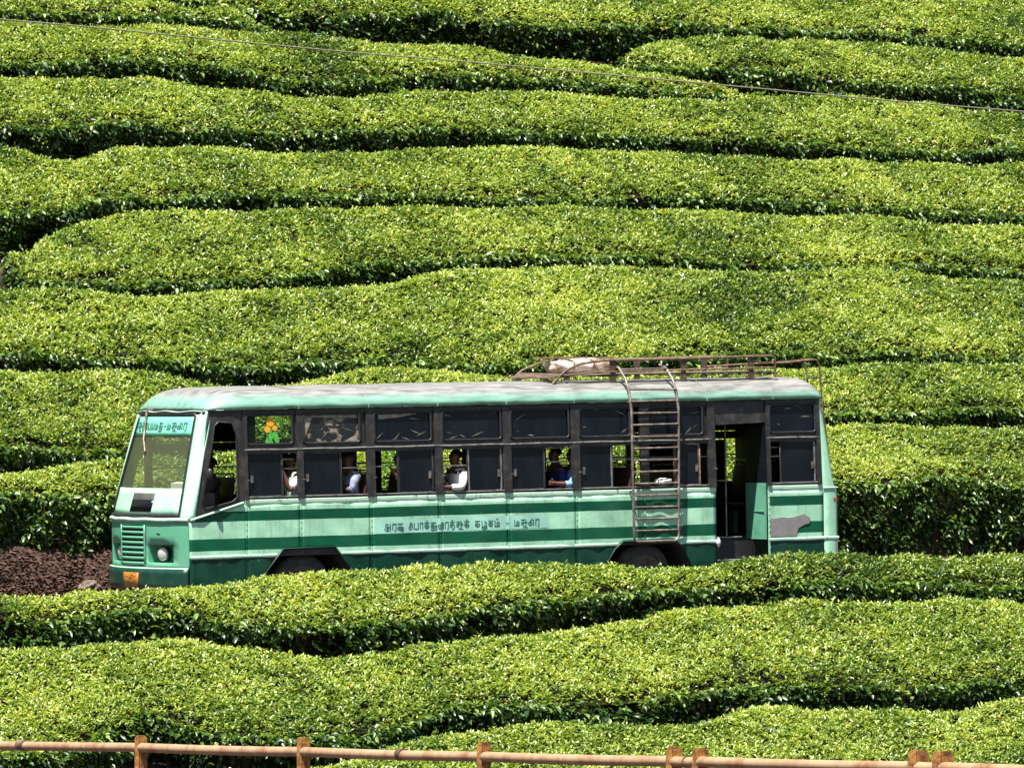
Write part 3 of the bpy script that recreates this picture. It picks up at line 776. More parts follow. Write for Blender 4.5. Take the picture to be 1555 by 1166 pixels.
# --- side panels, one per bay
SEAMS = [0.216, 1.12, 1.99, 3.12, 4.24, 5.365, 6.50, 7.64, 8.855]
def belt(a):                     # top of the painted panels: drops below the driver's window
    return 1.625 if a > 1.08 else 1.39 + (1.625 - 1.39) * max(0, (a - 0.216)) / 0.864
def side_panel(a0, a1):
    g = 0.004
    brk = [a0 + g, a1 - g] + [x for x in (1.36, 1.43, 1.70, 2.53, 2.77, 2.84, 6.90, 6.99, 7.13, 7.27, 8.13, 8.28, 8.40, 8.45, 1.08) if a0 < x < a1]
    n = int((a1 - a0) / 0.06)
    brk = sorted(set(brk + [a0 + g + (a1 - a0 - 2 * g) * i / n for i in range(n + 1)]))
    mb = MB()
    nz = 18
    vs = []
    for a in brk:
        b = arch(a); t = belt(a)
        for j in range(nz + 1):
            z = b + (t - b) * j / nz
            e = min(1, (a - a0) / 0.1, (a1 - a) / 0.1, (t - z) / 0.08 if z > 1.3 else 1)
            vs.append((a, dent(a, z) * max(e, 0) * (0.35 if a0 > 9 else 1.0), z))
    fs = [(i * (nz + 1) + j, (i + 1) * (nz + 1) + j, (i + 1) * (nz + 1) + j + 1, i * (nz + 1) + j + 1) for i in range(len(brk) - 1) for j in range(nz)]
    mb.add(vs, fs, True)
    return bb(mb, 'side_panel', 'paint', solid=0.012)
for a0, a1 in zip(SEAMS, SEAMS[1:]): side_panel(a0, a1)
side_panel(9.745, 10.705)
# seam cover strips with rivets
for a in SEAMS[1:-1] + [9.76]:
    lo = max(0.47, arch(a) + 0.01)
    mb = side_strip(a - 0.014, a + 0.014, lo, belt(a) - 0.01, 0.011, 0.012)
    z = lo + 0.04
    while z < belt(a) - 0.04:
        mb.box((a - 0.006, -0.017, z - 0.006), (a + 0.006, -0.010, z + 0.006)); z += 0.085
    bb(mb, 'seam_strip', 'mint' if a > 9 else 'paint')
# rub rails
def rail(a0, a1, z0, z1, off, mat, name):
    mb = MB(); n = max(2, int((a1 - a0) / 0.25)); r = random.Random(int(a0 * 100) + int(z0 * 10))
    top = []; 
    for i in range(n + 1):
        a = a0 + (a1 - a0) * i / n; top.append((a, r.uniform(-0.003, 0.003)))
    vs = []
    for a, j in top:
        vs += [(a, -0.006, z0 + j), (a, -off, z0 + 0.35 * (z1 - z0) + j), (a, -off, z1 - 0.2 * (z1 - z0) + j), (a, -0.006, z1 + j)]
    fs = []
    for i in range(n):
        for k in range(3): fs.append((i * 4 + k, i * 4 + 4 + k, i * 4 + 5 + k, i * 4 + 1 + k))
    mb.add(vs, fs)
    return bb(mb, name, mat, solid=0.004)
rail(0.24, 1.60, 0.868, 0.915, 0.018, 'trim', 'rub_rail')
rail(2.64, 7.18, 0.868, 0.915, 0.018, 'trim', 'rub_rail')
rail(8.22, 8.855, 0.868, 0.915, 0.018, 'trim', 'rub_rail')
rail(9.745, 10.96, 0.868, 0.915, 0.018, 'trim', 'rub_rail')
rail(1.10, 8.855, 1.618, 1.690, 0.010, 'trim', 'belt_rail')
rail(9.745, 10.69, 1.618, 1.690, 0.010, 'trim', 'belt_rail')
mb = MB().tube([(0.235, -0.012, 1.42), (0.45, -0.012, 1.478), (1.08, -0.012, 1.650)], 0.018, 8)
bb(mb, 'belt_rail', 'trim')
# arch lips and inner arches
for pts in ([(1.36, 0.45), (1.43, 0.66), (1.70, 0.975), (2.53, 0.985), (2.77, 0.68), (2.84, 0.45)],
            [(6.90, 0.45), (6.99, 0.62), (7.13, 0.82), (7.27, 0.925), (8.13, 0.93), (8.28, 0.82), (8.40, 0.60), (8.45, 0.45)]):
    bb(MB().tube([(a, -0.012, z + 0.008) for a, z in pts], 0.010, 6), 'arch_lip', 'skirt')
    m2 = MB()
    for (x0, z0), (x1, z1) in zip(pts, pts[1:]):
        m2.add([(x0, 0.006, z0), (x1, 0.006, z1), (x1, 0.85, z1), (x0, 0.85, z0)], [(0, 1, 2, 3)])
    m2.add([(a, 0.85, z) for a, z in pts], [tuple(range(len(pts)))])
    bb(m2, 'wheel_well', 'inner')
# bare filler patch behind the door and dents
def skin_y(a, z):                # outer face of the dented panels
    for a0, a1 in zip(SEAMS, SEAMS[1:]):
        if a0 <= a <= a1:
            return dent(a, z) * max(0, min(1, (a - a0) / 0.1, (a1 - a) / 0.1)) - 0.0062
    return -0.0062
pt = [(9.78, 0.94), (10.22, 0.935), (10.26, 1.05), (10.36, 1.10), (10.45, 1.12), (10.47, 1.19), (10.36, 1.26), (10.25, 1.23), (10.10, 1.205), (9.98, 1.22), (9.86, 1.20), (9.78, 1.205)]
bb(MB().add([(a, -0.0135, z) for a, z in pt], [tuple(range(len(pt)))]), 'bare_patch', 'patch', solid=0.004)

# --- wheels
def wheel(a, y0, y1, r=0.455):
    zc = r - 0.01
    out = bool(y0 < 1.0)
    mb = MB(); n = 40
    prof = [(0.0, r * 0.62), (0.02, r * 0.80), (0.05, r * 0.93), (0.085, r), (0.19, r), (0.22, r * 0.93), (0.25, r * 0.8)]
    vs = []; 
    for k in range(n):
        t = 2 * math.pi * k / n
        for (dy, rr) in prof: vs.append((a + rr * math.cos(t), y0 + dy * (y1 - y0) / 0.25, zc + rr * math.sin(t)))
    m = len(prof); fs = []
    for k in range(n):
        for j in range(m - 1): fs.append((k * m + j, ((k + 1) % n) * m + j, ((k + 1) % n) * m + j + 1, k * m + j + 1))
    mb.add(vs, fs, True)
    w = bb(mb, 'wheel', 'tyre')
    rb = MB()
    yy = y0 + 0.02 if out else y1 - 0.02
    sg = 1 if out else -1
    prof = [(r * 0.62, 0.0), (r * 0.56, 0.02), (r * 0.50, 0.09), (r * 0.22, 0.09), (r * 0.20, 0.0), (0.001, -0.01)]
    vs = []; m = len(prof)
    for k in range(n):
        t = 2 * math.pi * k / n
        for rr, dy in prof: vs.append((a + rr * math.cos(t), yy + dy * sg, zc + rr * math.sin(t)))
    fs = [(k * m + j, ((k + 1) % n) * m + j, ((k + 1) % n) * m + j + 1, k * m + j + 1) for k in range(n) for j in range(m - 1)]
    rb.add(vs, fs, True)
    for k in range(8):
        t = 2 * math.pi * k / 8
        rb.tube([(a + 0.15 * math.cos(t), yy + 0.09 * sg, zc + 0.15 * math.sin(t)), (a + 0.15 * math.cos(t), yy + 0.06 * sg, zc + 0.15 * math.sin(t))], 0.016, 6)
    rb.build('rim', 'rim', w, BC)
    return w
for a in (2.08, 7.70):
    wheel(a, 0.10, 0.36); wheel(a, 2.14, 2.40)

# --- front geometry
def tz(z): return min(max((z - 1.44) / 1.5, 0.0), 1.05)
def afront(y, z):
    t = tz(z)
    base = 0.216 + 0.375 * t
    bow = 0.26 * (1 - t) + 0.19 * t
    return base - bow * (1 - (0.8 * y - 1) ** 2)
def fp(y, z, off=0.0): return (afront(y, z) - off, y, z)
def wy0(z): return 0.165 + 0.125 * tz(z)
def wy1(z): return 2.31 - 0.36 * tz(z)
def fpatch(y0, y1, z0, z1, off, ny=14, nz=8):
    """curved patch on the front; y0/y1 may be functions of z"""
    f0 = y0 if callable(y0) else (lambda z: y0)
    f1 = y1 if callable(y1) else (lambda z: y1)
    mb = MB()
    def fn(s, t):
        z = z0 + (z1 - z0) * t
        return fp(f0(z) + (f1(z) - f0(z)) * s, z, off)
    return mb.grid(fn, ny, nz)
# fascia with lamp recesses and grille opening
yl = [0.0, 0.06, 0.15, 0.28, 0.47, 0.66, 0.84, 0.92, 1.11, 1.30, 1.49, 1.68, 1.74, 1.92, 2.10, 2.27, 2.38, 2.5]
zl = [0.735, 0.775, 0.815, 0.90, 1.0, 1.075, 1.20, 1.345, 1.40]
mb = MB(); vs = []; fs = []
for y in yl:
    for z in zl: vs.append(fp(y, z))
nz = len(zl)
for i in range(len(yl) - 1):
    for j in range(nz - 1):
        yc = (yl[i] + yl[i + 1]) / 2; zc = (zl[j] + zl[j + 1]) / 2
        if (0.28 < yc < 0.84 or 1.74 < yc < 2.27) and 0.815 < zc < 1.075: continue
        if 0.92 < yc < 1.68 and 0.775 < zc < 1.345: continue
        fs.append((i * nz + j, (i + 1) * nz + j, (i + 1) * nz + j + 1, i * nz + j + 1))
mb.add(vs, fs, True)
fascia = bb(mb, 'front_fascia', 'fascia', solid=0.012)
grille = bb(fpatch(0.90, 1.70, 0.76, 1.36, -0.08, 8, 2), 'grille', 'inner')
for k in range(8):
    z = 0.785 + k * 0.0725
    g = fpatch(0.905, 1.695, z, z + 0.040, 0.010, 8, 2)
    g.build('grille_slat', 'fascia', grille, BC, solid=0.010)
for s in (0.915, 1.685):
    fpatch(s - 0.015, s + 0.015, 0.77, 1.35, 0.016, 2, 4).build('grille_edge', 'fascia', grille, BC, solid=0.012)
for (ya, yb, yc) in ((0.28, 0.84, 0.585), (1.74, 2.27, 1.98)):
    mb = MB(); dp = 0.15
    c4 = [(ya, 0.815), (yb, 0.815), (yb, 1.075), (ya, 1.075)]
    for (p, q) in zip(c4, c4[1:] + c4[:1]):
        A_, B_ = fp(*p), fp(*q)
        mb.add([A_, B_, (B_[0] + dp, B_[1], B_[2]), (A_[0] + dp, A_[1], A_[2])], [(0, 1, 2, 3)])
    mb.add([(fp(y, z)[0] + dp, y, z) for y, z in c4], [(0, 1, 2, 3)])
    hl = bb(mb, 'headlight', 'fascia', solid=0.006)
    ax = Vector((-1.0, -0.35 if yc < 1 else 0.2, 0)).normalized()
    c = Vector((afront(yc, 0.94) + 0.06, yc, 0.94))
    rim = MB(); a_ = Vector((0, 0, 1)); b_ = ax.cross(a_)
    rim.tube([c + (a_ * math.cos(t) + b_ * math.sin(t)) * 0.108 for t in [2 * math.pi * k / 24 for k in range(25)]], 0.014, 6)
    rim.tube([c - ax * 0.08, c - ax * 0.002], 0.105, 20)
    rim.build('lamp_rim', 'rubber', hl, BC)
    lens = MB()
    def lf(s, t, c=c, ax=ax, a_=a_, b_=b_):
        r_ = 0.1 * math.sin(s * math.pi / 2); ang = 2 * math.pi * t
        return c + (a_ * math.cos(ang) + b_ * math.sin(ang)) * r_ + ax * (0.045 * math.cos(s * math.pi / 2))
    lens.grid(lf, 8, 24)
    lens.build('lens', 'lamp', hl, BC)
bumper = bb(fpatch(-0.01, 2.51, 0.45, 0.728, 0.035, 24, 4), 'bumper', 'skirt', solid=0.03)
mb = MB().tube([fp(y, 0.735, 0.03) for y in np.linspace(-0.01, 2.51, 24)], 0.014, 6)
bb(mb, 'bumper_trim', 'trim')
mb = MB().tube([fp(y, 1.425 + 0.004 * math.sin(y * 9), 0.008) for y in np.linspace(-0.005, 2.505, 40)], 0.030, 8)
bb(mb, 'waist_trim', 'trim')
fpatch(0.55, 0.63, 1.222, 1.242, 0.008, 2, 2).build('badge', 'ink', fascia, BC, solid=0.006)
plate = bb(fpatch(1.02, 1.50, 0.46, 0.675, 0.060, 6, 2), 'number_plate', 'plate', solid=0.012)
# windscreen: lower painted panel, glass, destination board, rubber surround
lower = bb(fpatch(wy0, wy1, 1.485, 1.865, 0.0, 16, 4), 'windscreen_panel', 'mint', solid=0.010)
fpatch(0.80, 1.42, 1.535, 1.80, 0.009, 6, 2).build('vent', 'inner', lower, BC, solid=0.004)
fpatch(0.80, 1.42, 1.55, 1.705, 0.013, 6, 2).build('vent_glass', 'dark_glass', lower, BC, solid=0.003)
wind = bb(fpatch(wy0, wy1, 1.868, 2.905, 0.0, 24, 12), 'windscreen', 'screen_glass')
board = fpatch(lambda z: wy0(z) + 0.03, lambda z: wy1(z) - 0.03, 2.605, 2.885, 0.008, 20, 4).build('destination_board', 'banner', wind, BC, solid=0.004)
fpatch(lambda z: wy0(z) + 0.05, lambda z: wy1(z) - 0.05, 2.628, 2.634, 0.0125, 20, 1).build('board_line', 'ink', wind, BC, solid=0.001)
loop = [fp(y, 1.482, 0.012) for y in np.linspace(wy0(1.48), wy1(1.48), 14)] + [fp(wy1(z), z, 0.012) for z in np.linspace(1.52, 2.90, 12)] + \
       [fp(y, 2.912, 0.012) for y in np.linspace(wy1(2.91), wy0(2.91), 14)] + [fp(wy0(z), z, 0.012) for z in np.linspace(2.88, 1.50, 12)]
loop.append(loop[0])
MB().tube(loop, 0.022, 7).build('rubber_surround', 'rubber', wind, BC)
mb = MB().tube([fp(1.62, 2.97, 0.05), fp(1.60, 2.85, 0.045), fp(1.50, 2.56, 0.04), fp(1.36, 2.38, 0.03)], 0.016, 6)
mb.tube([fp(1.62, 2.97, 0.05), fp(1.62, 2.97, -0.05)], 0.03, 8)
mb.build('wiper', 'ladder', wind, BC)
# A-pillars
def apillar(near):
    mb = MB(); n = 16; vs = []
    for i in range(n + 1):
        z = 1.40 + (2.955 - 1.40) * i / n
        t = tz(z)
        if near:
            w0 = wy0(z) - 0.004
            pts = [fp(w0, z, 0.004), fp(w0 * 0.6, z, 0.007), fp(w0 * 0.25, z, 0.003), (afront(0, z) + 0.004, ys(z) + 0.008 + 0.05 * t, z), (afront(0, z) + 0.03, ys(z) - 0.006 + 0.03 * t, z), (max(0.305 + 0.283 * t, afront(0, z) + 0.035), ys(z) - 0.008, z)]
        else:
            w1 = wy1(z) + 0.004; e = 2.5 - ys(z) - 0.28 * t
            pts = [fp(w1, z, 0.004), fp(w1 * 0.5 + e * 0.5, z, 0.006), (afront(e, z) + 0.004, e, z), (afront(e, z) + 0.06, e + 0.03, z), (afront(e, z) + 0.18, e + 0.05, z), (afront(e, z) + 0.25, e + 0.06, z)]
        vs += pts
    fs = [(i * 6 + k, i * 6 + k + 1, i * 6 + 7 + k, i * 6 + 6 + k) for i in range(n) for k in range(5)]
    mb.add(vs, fs, True)
    return bb(mb, 'windscreen_pillar', 'pillar', solid=0.02)
apillar(True); apillar(False)
mb = MB()
mb.grid(lambda s, t: fp(0.10 + 2.03 * s, 2.905 + 0.065 * t, 0.0 + 0.006), 20, 2)
bb(mb, 'brow', 'rubber', solid=0.02)
mb = MB()                                     # bent visor edge over the windscreen
mb.grid(lambda s, t: (afront(0.16 + 1.9 * s, 2.95) + 0.01 - 0.05 * t, 0.16 + 1.9 * s, 2.960 - 0.012 * t + 0.008 * math.sin(s * 17)), 24, 2)
bb(mb, 'visor', 'trim', solid=0.006)
# dashboard, papers, steering wheel
bb(MB().box((0.42, 0.12, 1.40), (0.70, 2.36, 1.80)), 'dashboard', 'inner', bevel=0.03)
bb(MB().prism([(0.42, 0.34, 1.81), (0.42, 0.98, 1.81), (0.52, 0.98, 1.83), (0.52, 0.34, 1.83)], (0, 0, 0.12)), 'dash_papers', 'paper')
cc = Vector((0.86, 1.85, 1.86)); nrm = Vector((0.5, 0, 0.86)).normalized(); a_ = nrm.orthogonal().normalized(); b_ = nrm.cross(a_)
mb = MB().tube([cc + (a_ * math.cos(t) + b_ * math.sin(t)) * 0.24 for t in [2 * math.pi * k / 28 for k in range(29)]], 0.016, 6, cap=False)
mb.tube([cc, cc - nrm * 0.6], 0.03, 8); mb.tube([cc - a_ * 0.24, cc + a_ * 0.24], 0.012, 6)
bb(mb, 'steering_wheel', 'rubber')
mb = MB().tube([(0.52, -0.01, 2.05), (0.49, -0.12, 2.10)], 0.012, 6)
mb.grid(lambda s, t: (0.49 + 0.045 * math.sin(s * math.pi) * math.cos(t * 6.2832), -0.14 + 0.04 * math.cos(s * math.pi), 2.07 + 0.085 * math.sin(s * math.pi) * math.sin(t * 6.2832)), 8, 14)
bb(mb, 'side_mirror', 'rubber')

# --- driver's door window (rounded opening in a black surround)
OUT = [(0.315, 1.45), (1.10, 1.690), (1.10, 2.945), (0.575, 2.945)]
INN = [(0.475, 1.575), (0.90, 1.665), (0.985, 1.73), (0.995, 2.62), (0.93, 2.78), (0.72, 2.80), (0.655, 2.74), (0.60, 2.45), (0.42, 1.66)]
mb = MB()
def ringfill(outer, inner, off, th):
    """polygon with a hole, as a bmesh triangle fill"""
    bm = bmesh.new()
    ov = [bm.verts.new(P(a, z, off)) for a, z in outer]; iv = [bm.verts.new(P(a, z, off)) for a, z in inner]
    ed = [bm.edges.new((vv[i], vv[(i + 1) % len(vv)])) for vv in (ov, iv) for i in range(len(vv))]
    bmesh.ops.triangle_fill(bm, edges=ed, use_beauty=True)
    m = MB(); bm.verts.index_update()
    m.add([v.co[:] for v in bm.verts], [[v.index for v in f.verts] for f in bm.faces])
    bm.free(); return m
cabwin = bb(ringfill(OUT, INN, 0.0, 0), 'cab_window', 'black', solid=0.02)
MB().tube([P(a, z, 0.012) for a, z in INN + INN[:1]], 0.014, 6).build('rubber_edge', 'rubber', cabwin, BC)

# --- window band: pillars, rails
TOPZ = 2.945
pill = [(1.10, 1.155), (1.945, 2.045), (3.065, 3.195), (4.175, 4.30), (5.30, 5.425), (6.43, 6.565), (7.585, 7.72), (8.735, 8.858), (9.742, 9.80), (10.605, 10.665)]
for a0, a1 in pill:
    mb = MB(); vs = []
    n = 8
    for i in range(n + 1):
        z = 1.69 + (TOPZ - 1.69) * i / n
        vs += [P(a0, z, 0.006), P(a1, z, 0.006)]
    mb.add(vs, [(2 * i, 2 * i + 1, 2 * i + 3, 2 * i + 2) for i in range(n)])
    p_ = bb(mb, 'window_pillar', 'black', solid=0.045)
    if a1 < 9:
        MB().box((a1 - 0.03, -0.024, 1.955), (a1 + 0.02, -0.012, 1.972)).build('latch', 'ladder', p_, BC)
for (s0, s1) in ((1.155, 8.735), (9.80, 10.605)):
    n = int((s1 - s0) / 0.3)
    def strip(z0, z1, off, name, mat, th=0.03):
        mb = MB(); vs = []
        for i in range(n + 1):
            a = s0 + (s1 - s0) * i / n
            vs += [P(a, z0, off), P(a, z1, off)]
        mb.add(vs, [(2 * i, 2 * i + 2, 2 * i + 3, 2 * i + 1) for i in range(n)])
        return bb(mb, name, mat, solid=th)
    strip(1.690, 1.728, -0.006, 'window_sill', 'black', 0.02)
    strip(2.335, 2.452, 0.002, 'middle_band', 'black')
    strip(2.892, TOPZ, 0.002, 'top_band', 'black')
    mb = MB().tube([P(s0 - 0.05 + (s1 - s0 + 0.1) * i / n, 2.392 + 0.004 * math.sin(i * 2.1), 0.022) for i in range(n + 1)], 0.013, 6)
    bb(mb, 'drip_rail', 'alu')
    mb = MB().tube([P(s0 + (s1 - s0) * i / n, 1.722, 0.006) for i in range(n + 1)], 0.009, 6)
    bb(mb, 'sill_bead', 'alu')

# --- upper fixed windows
def rrect(a0, a1, z0, z1, r, n=4):
    out = []
    for (ca, cz, st) in ((a1 - r, z1 - r, 0), (a0 + r, z1 - r, 90), (a0 + r, z0 + r, 180), (a1 - r, z0 + r, 270)):
        for k in range(n + 1):
            t = R(st + 90 * k / n); out.append((ca + r * math.cos(t), cz + r * math.sin(t)))
    return out
def flower(mb_list, ca, cz, s, pt):
    """three blooms and leaves laid flat on the pane"""
    fl, ye, gr = mb_list
    for (dx, dz, q) in ((0, 0.07, 0.85), (-0.05, -0.035, 0.62), (0.07, -0.02, 0.50)):
        for k in range(8):
            t = 2 * math.pi * k / 8
            c = (ca + s * (dx + 0.05 * q * math.cos(t)), cz + s * (dz + 0.05 * q * math.sin(t)))
            fl.add([pt(c[0] + s * 0.032 * q * math.cos(t + w), c[1] + s * 0.032 * q * math.sin(t + w), 0.004 + 0.0004 * k) for w in [2 * math.pi * j / 6 for j in range(6)]], [tuple(range(6))])
        ye.add([pt(ca + s * (dx + 0.022 * q * math.cos(w)), cz + s * (dz + 0.022 * q * math.sin(w)), 0.0085) for w in [2 * math.pi * j / 8 for j in range(8)]], [tuple(range(8))])
    r = random.Random(int(ca * 100))
    for k in range(16):
        x = ca + s * r.uniform(-0.08, 0.10); z = cz - s * r.uniform(0.08, 0.27)
        t = r.uniform(0.6, 2.5); L = s * r.uniform(0.04, 0.08)
        d = (math.cos(t) * L, math.sin(t) * L); e = (-d[1] * 0.35, d[0] * 0.35)
        gr.add([pt(x - d[0], z - d[1], 0.003), pt(x + e[0], z + e[1], 0.003), pt(x + d[0], z + d[1], 0.003), pt(x - e[0], z - e[1], 0.003)], [(0, 1, 2, 3)])
UPW = [(1.155, 1.885), (2.06, 2.965), (3.205, 4.125), (4.31, 5.27), (5.435, 6.40), (6.575, 7.42), (7.73, 8.655), (9.805, 10.595)]
for i, (a0, a1) in enumerate(UPW):
    z0, z1 = 2.468, 2.885
    fr = bb(MB().tube([P(a, z, 0.016) for a, z in rrect(a0, a1, z0, z1, 0.05) + rrect(a0, a1, z0, z1, 0.05)[:1]], 0.018, 6), 'upper_window', 'rubber')
    outer = [(a0 - 0.09, z0 - 0.03), (a1 + 0.09, z0 - 0.03), (a1 + 0.09, z1 + 0.03), (a0 - 0.09, z1 + 0.03)]
    outer = [(max(1.12, min(8.73, q[0])) if i < 7 else max(9.78, min(10.62, q[0])), q[1]) for q in outer]
    ringfill(outer, rrect(a0, a1, z0, z1, 0.05), -0.008, 0).build('surround', 'black', fr, BC, solid=0.006)
    pane = MB().add([P(a, z, -0.004) for a, z in rrect(a0, a1, z0, z1, 0.05)], [tuple(range(20))])
    pane.build('pane', 'green_glass' if i == 0 else ('filmed' if i == 1 else 'dark_glass'), fr, BC)
    if i == 0:
        fl, ye, gr = MB(), MB(), MB()
        flower((fl, ye, gr), 1.545, 2.715, 1.0, lambda a, z, o: P(a, z, 0.0 + o))
        fl.build('flower_sticker', 'orange', fr, BC); ye.build('flower_centres', 'yellow', fr, BC); gr.build('sticker_leaves', 'stickgreen', fr, BC)
    r = random.Random(40 + i)
    # scraps of torn sun film along the edges
    if i in (1, 2, 3, 4, 5, 6, 7):
        tf = MB(); cnt = [0, 4, 7, 8, 3, 6, 4, 5][i]
        for k in range(cnt):
            if i == 1:
                x = r.uniform(a0 + 0.06, a1 - 0.06); z = r.uniform(z0 + 0.05, z1 - 0.05)
            elif k % 3 == 0: x = r.choice([r.uniform(a0 + 0.04, a0 + 0.25), r.uniform(a1 - 0.25, a1 - 0.04)]); z = r.uniform(z0 + 0.05, z1 - 0.05)
            else: x = r.uniform(a0 + 0.05, a1 - 0.05); z = r.choice([z0 + r.uniform(0.03, 0.08), z1 - r.uniform(0.03, 0.1)])
            t = r.uniform(-0.6, 1.0) if r.random() < 0.8 else r.uniform(0, 3.1)
            L = r.uniform(0.02, 0.15); w = r.uniform(0.0015, 0.006)
            d = (math.cos(t) * L, math.sin(t) * L * 0.8); e = (-math.sin(t) * w, math.cos(t) * w)
            q = [(x - d[0], z - d[1]), (x + e[0] * 1.5, z + e[1] * 1.5), (x + d[0], z + d[1]), (x - e[0], z - e[1])]
            q = [(min(max(a, a0 + 0.02), a1 - 0.02), min(max(zz, z0 + 0.02), z1 - 0.02)) for a, zz in q]
            tf.add([P(a, zz, 0.0005 + 0.0003 * k) for a, zz in q], [(0, 1, 2, 3)])
        if i == 1:
            for q in ([(a0 + .05, z1 - .02), (a1 - .02, z1 - .02), (a1 - .02, z1 - .07), (a0 + .25, z1 - .05)], [(a0 + .02, z1 - .02), (a0 + .16, z1 - .05), (a0 + .05, z1 - .3), (a0 + .02, z0 + .05)],
                      [(a1 - .25, z0 + .02), (a1 - .03, z0 + .02), (a1 - .03, z0 + .12)]):
                tf.add([P(a, zz, 0.001) for a, zz in q], [tuple(range(len(q)))])
        if i == 2:
            tf.add([P(a, zz, 0.001) for a, zz in [(a0 + .08, z1 - .03), (a1 - .2, z1 - .02), (a0 + .45, z1 - .07), (a0 + .08, z1 - .10)]], [(0, 1, 2, 3)])
        tag(tf.build('torn_film', 'film', fr, BC), kind='stuff')

# --- lower sliding windows
LOW = [  # opening, pane span, bars
 (1.155, 1.945, 1.165, 1.72, (2.12, 2.25)), (2.045, 3.065, 2.05, 2.665, (2.105,)), (3.195, 4.175, 3.575, 4.15, (2.115,)),
 (4.30, 5.30, 4.715, 5.28, (2.10,)), (5.425, 6.43, 5.43, 5.985, (2.12, 2.32)), (6.565, 7.585, 6.575, 7.12, (2.13,)),
 (7.72, 8.735, 8.17, 8.60, (2.14,)), (9.80, 10.605, 9.985, 10.59, (2.12, 2.25))]
for i, (a0, a1, p0, p1, bars) in enumerate(LOW):
    z0, z1 = 1.730, 2.333
    fm = 'rust' if i == 6 else 'rubber'
    q = [(p0, z0), (p1, z0), (p1, z1), (p0, z1)]
    w = bb(MB().tube([P(a, z, -0.012) for a, z in q + q[:1]], 0.014 if i != 6 else 0.016, 6), 'sliding_window', fm)
    MB().add([P(a, z, -0.012) for a, z in q], [(0, 1, 2, 3)]).build('pane', 'dark_glass', w, BC)
    st = MB()
    for e in ((p1 - 0.02,) if i in (0, 1, 4, 5, 7) else (p0 + 0.012, p1 - 0.02)):
        st.prism([P(e - 0.012, z0 + 0.01, -0.001), P(e + 0.012, z0 + 0.01, -0.001), P(e + 0.012, z1 - 0.01, -0.001), P(e - 0.012, z1 - 0.01, -0.001)], (0, 0.006, 0))
    st.build('pane_edge', 'alu' if i in (3, 5, 7) else fm, w, BC)
    hb = MB(); hx = p0 + 0.06 if i in (0, 1, 4, 5) else p1 - 0.06
    hb.box((hx - 0.015, -0.008, 1.93), (hx + 0.015, 0.02, 2.03)); hb.build('handle', 'alu', w, BC)
    for zb in bars:
        MB().tube([(a0, ys(zb) + 0.045, zb), (a1, ys(zb) + 0.045, zb)], 0.011, 6).build('window_bar', 'alu', w, BC)
# black panel over the door
bb(side_poly([(8.858, 2.60), (9.742, 2.625), (9.742, TOPZ), (8.858, TOPZ)], 0.0, 0.02), 'door_header', 'black')
# gutter under the roof with flaking paint
n = 40
mb = MB().tube([P(0.56 + 10.10 * i / n, 2.957 + 0.003 * math.sin(i * 1.7), 0.018) for i in range(n + 1)], 0.016, 6)
bb(mb, 'gutter', 'rubber')
mb = MB(); r = random.Random(5)
for k in range(60):
    a = r.uniform(0.7, 10.5); L = r.uniform(0.01, 0.07)
    mb.box((a - L, P(0, 2.96)[1] - 0.038, 2.962), (a + L, P(0, 2.96)[1] - 0.018, 2.962 + r.uniform(0.006, 0.016)))
bb(mb, 'flaked_paint', 'pale')

# --- rear corner and rear wall
def rear_a(z): return 10.965 if z < 1.63 else 10.915 - 0.19 * (z - 1.63) / 1.32
mb = MB(); vs = []; n = 20
for i in range(n + 1):
    z = 0.45 + (2.955 - 0.45) * i / n
    a0 = 10.71 if z < 1.66 else 10.69 - 0.055 * (z - 1.66) / 1.3
    e = rear_a(z)
    vs += [P(a0, z, 0.004), P(a0 * .5 + (e - 0.06) * .5, z, 0.006), P(e - 0.06, z, 0.004), P(e - 0.018, z, -0.018), P(e, z, -0.08), P(e + 0.02, z, -0.5), P(e + 0.03, z, -1.25)]
mb.add(vs, [(i * 7 + k, i * 7 + k + 1, i * 7 + 8 + k, i * 7 + 7 + k) for i in range(n) for k in range(6)], True)
rc = bb(mb, 'rear_corner', 'mint', solid=0.012)
MB().box((10.875, -0.018, 1.455), (10.935, 0.0, 1.485)).build('tail_marker', 'red', rc, BC)
MB().tube([(10.70, -0.014, 1.635), (10.95, -0.014, 1.635), (10.99, 0.10, 1.635), (11.0, 0.5, 1.635)], 0.012, 6).build('corner_trim', 'trim', rc, BC)
mb = MB()
mb.grid(lambda s, t: (rear_a(0.45 + 2.5 * t) + 0.03 * math.cos((s) * math.pi / 2), 1.25 + 1.25 * s - ys(0.45 + 2.5 * t) * s, 0.45 + 2.5 * t), 6, 10)
bb(mb, 'rear_wall', 'mint', solid=0.012)
bb(MB().prism([(10.715, -0.010, 0.45), (10.94, -0.010, 0.45), (10.94, -0.010, 0.86), (10.715, -0.010, 0.86)], (0, 0.008, 0)), 'corner_skirt', 'patch')

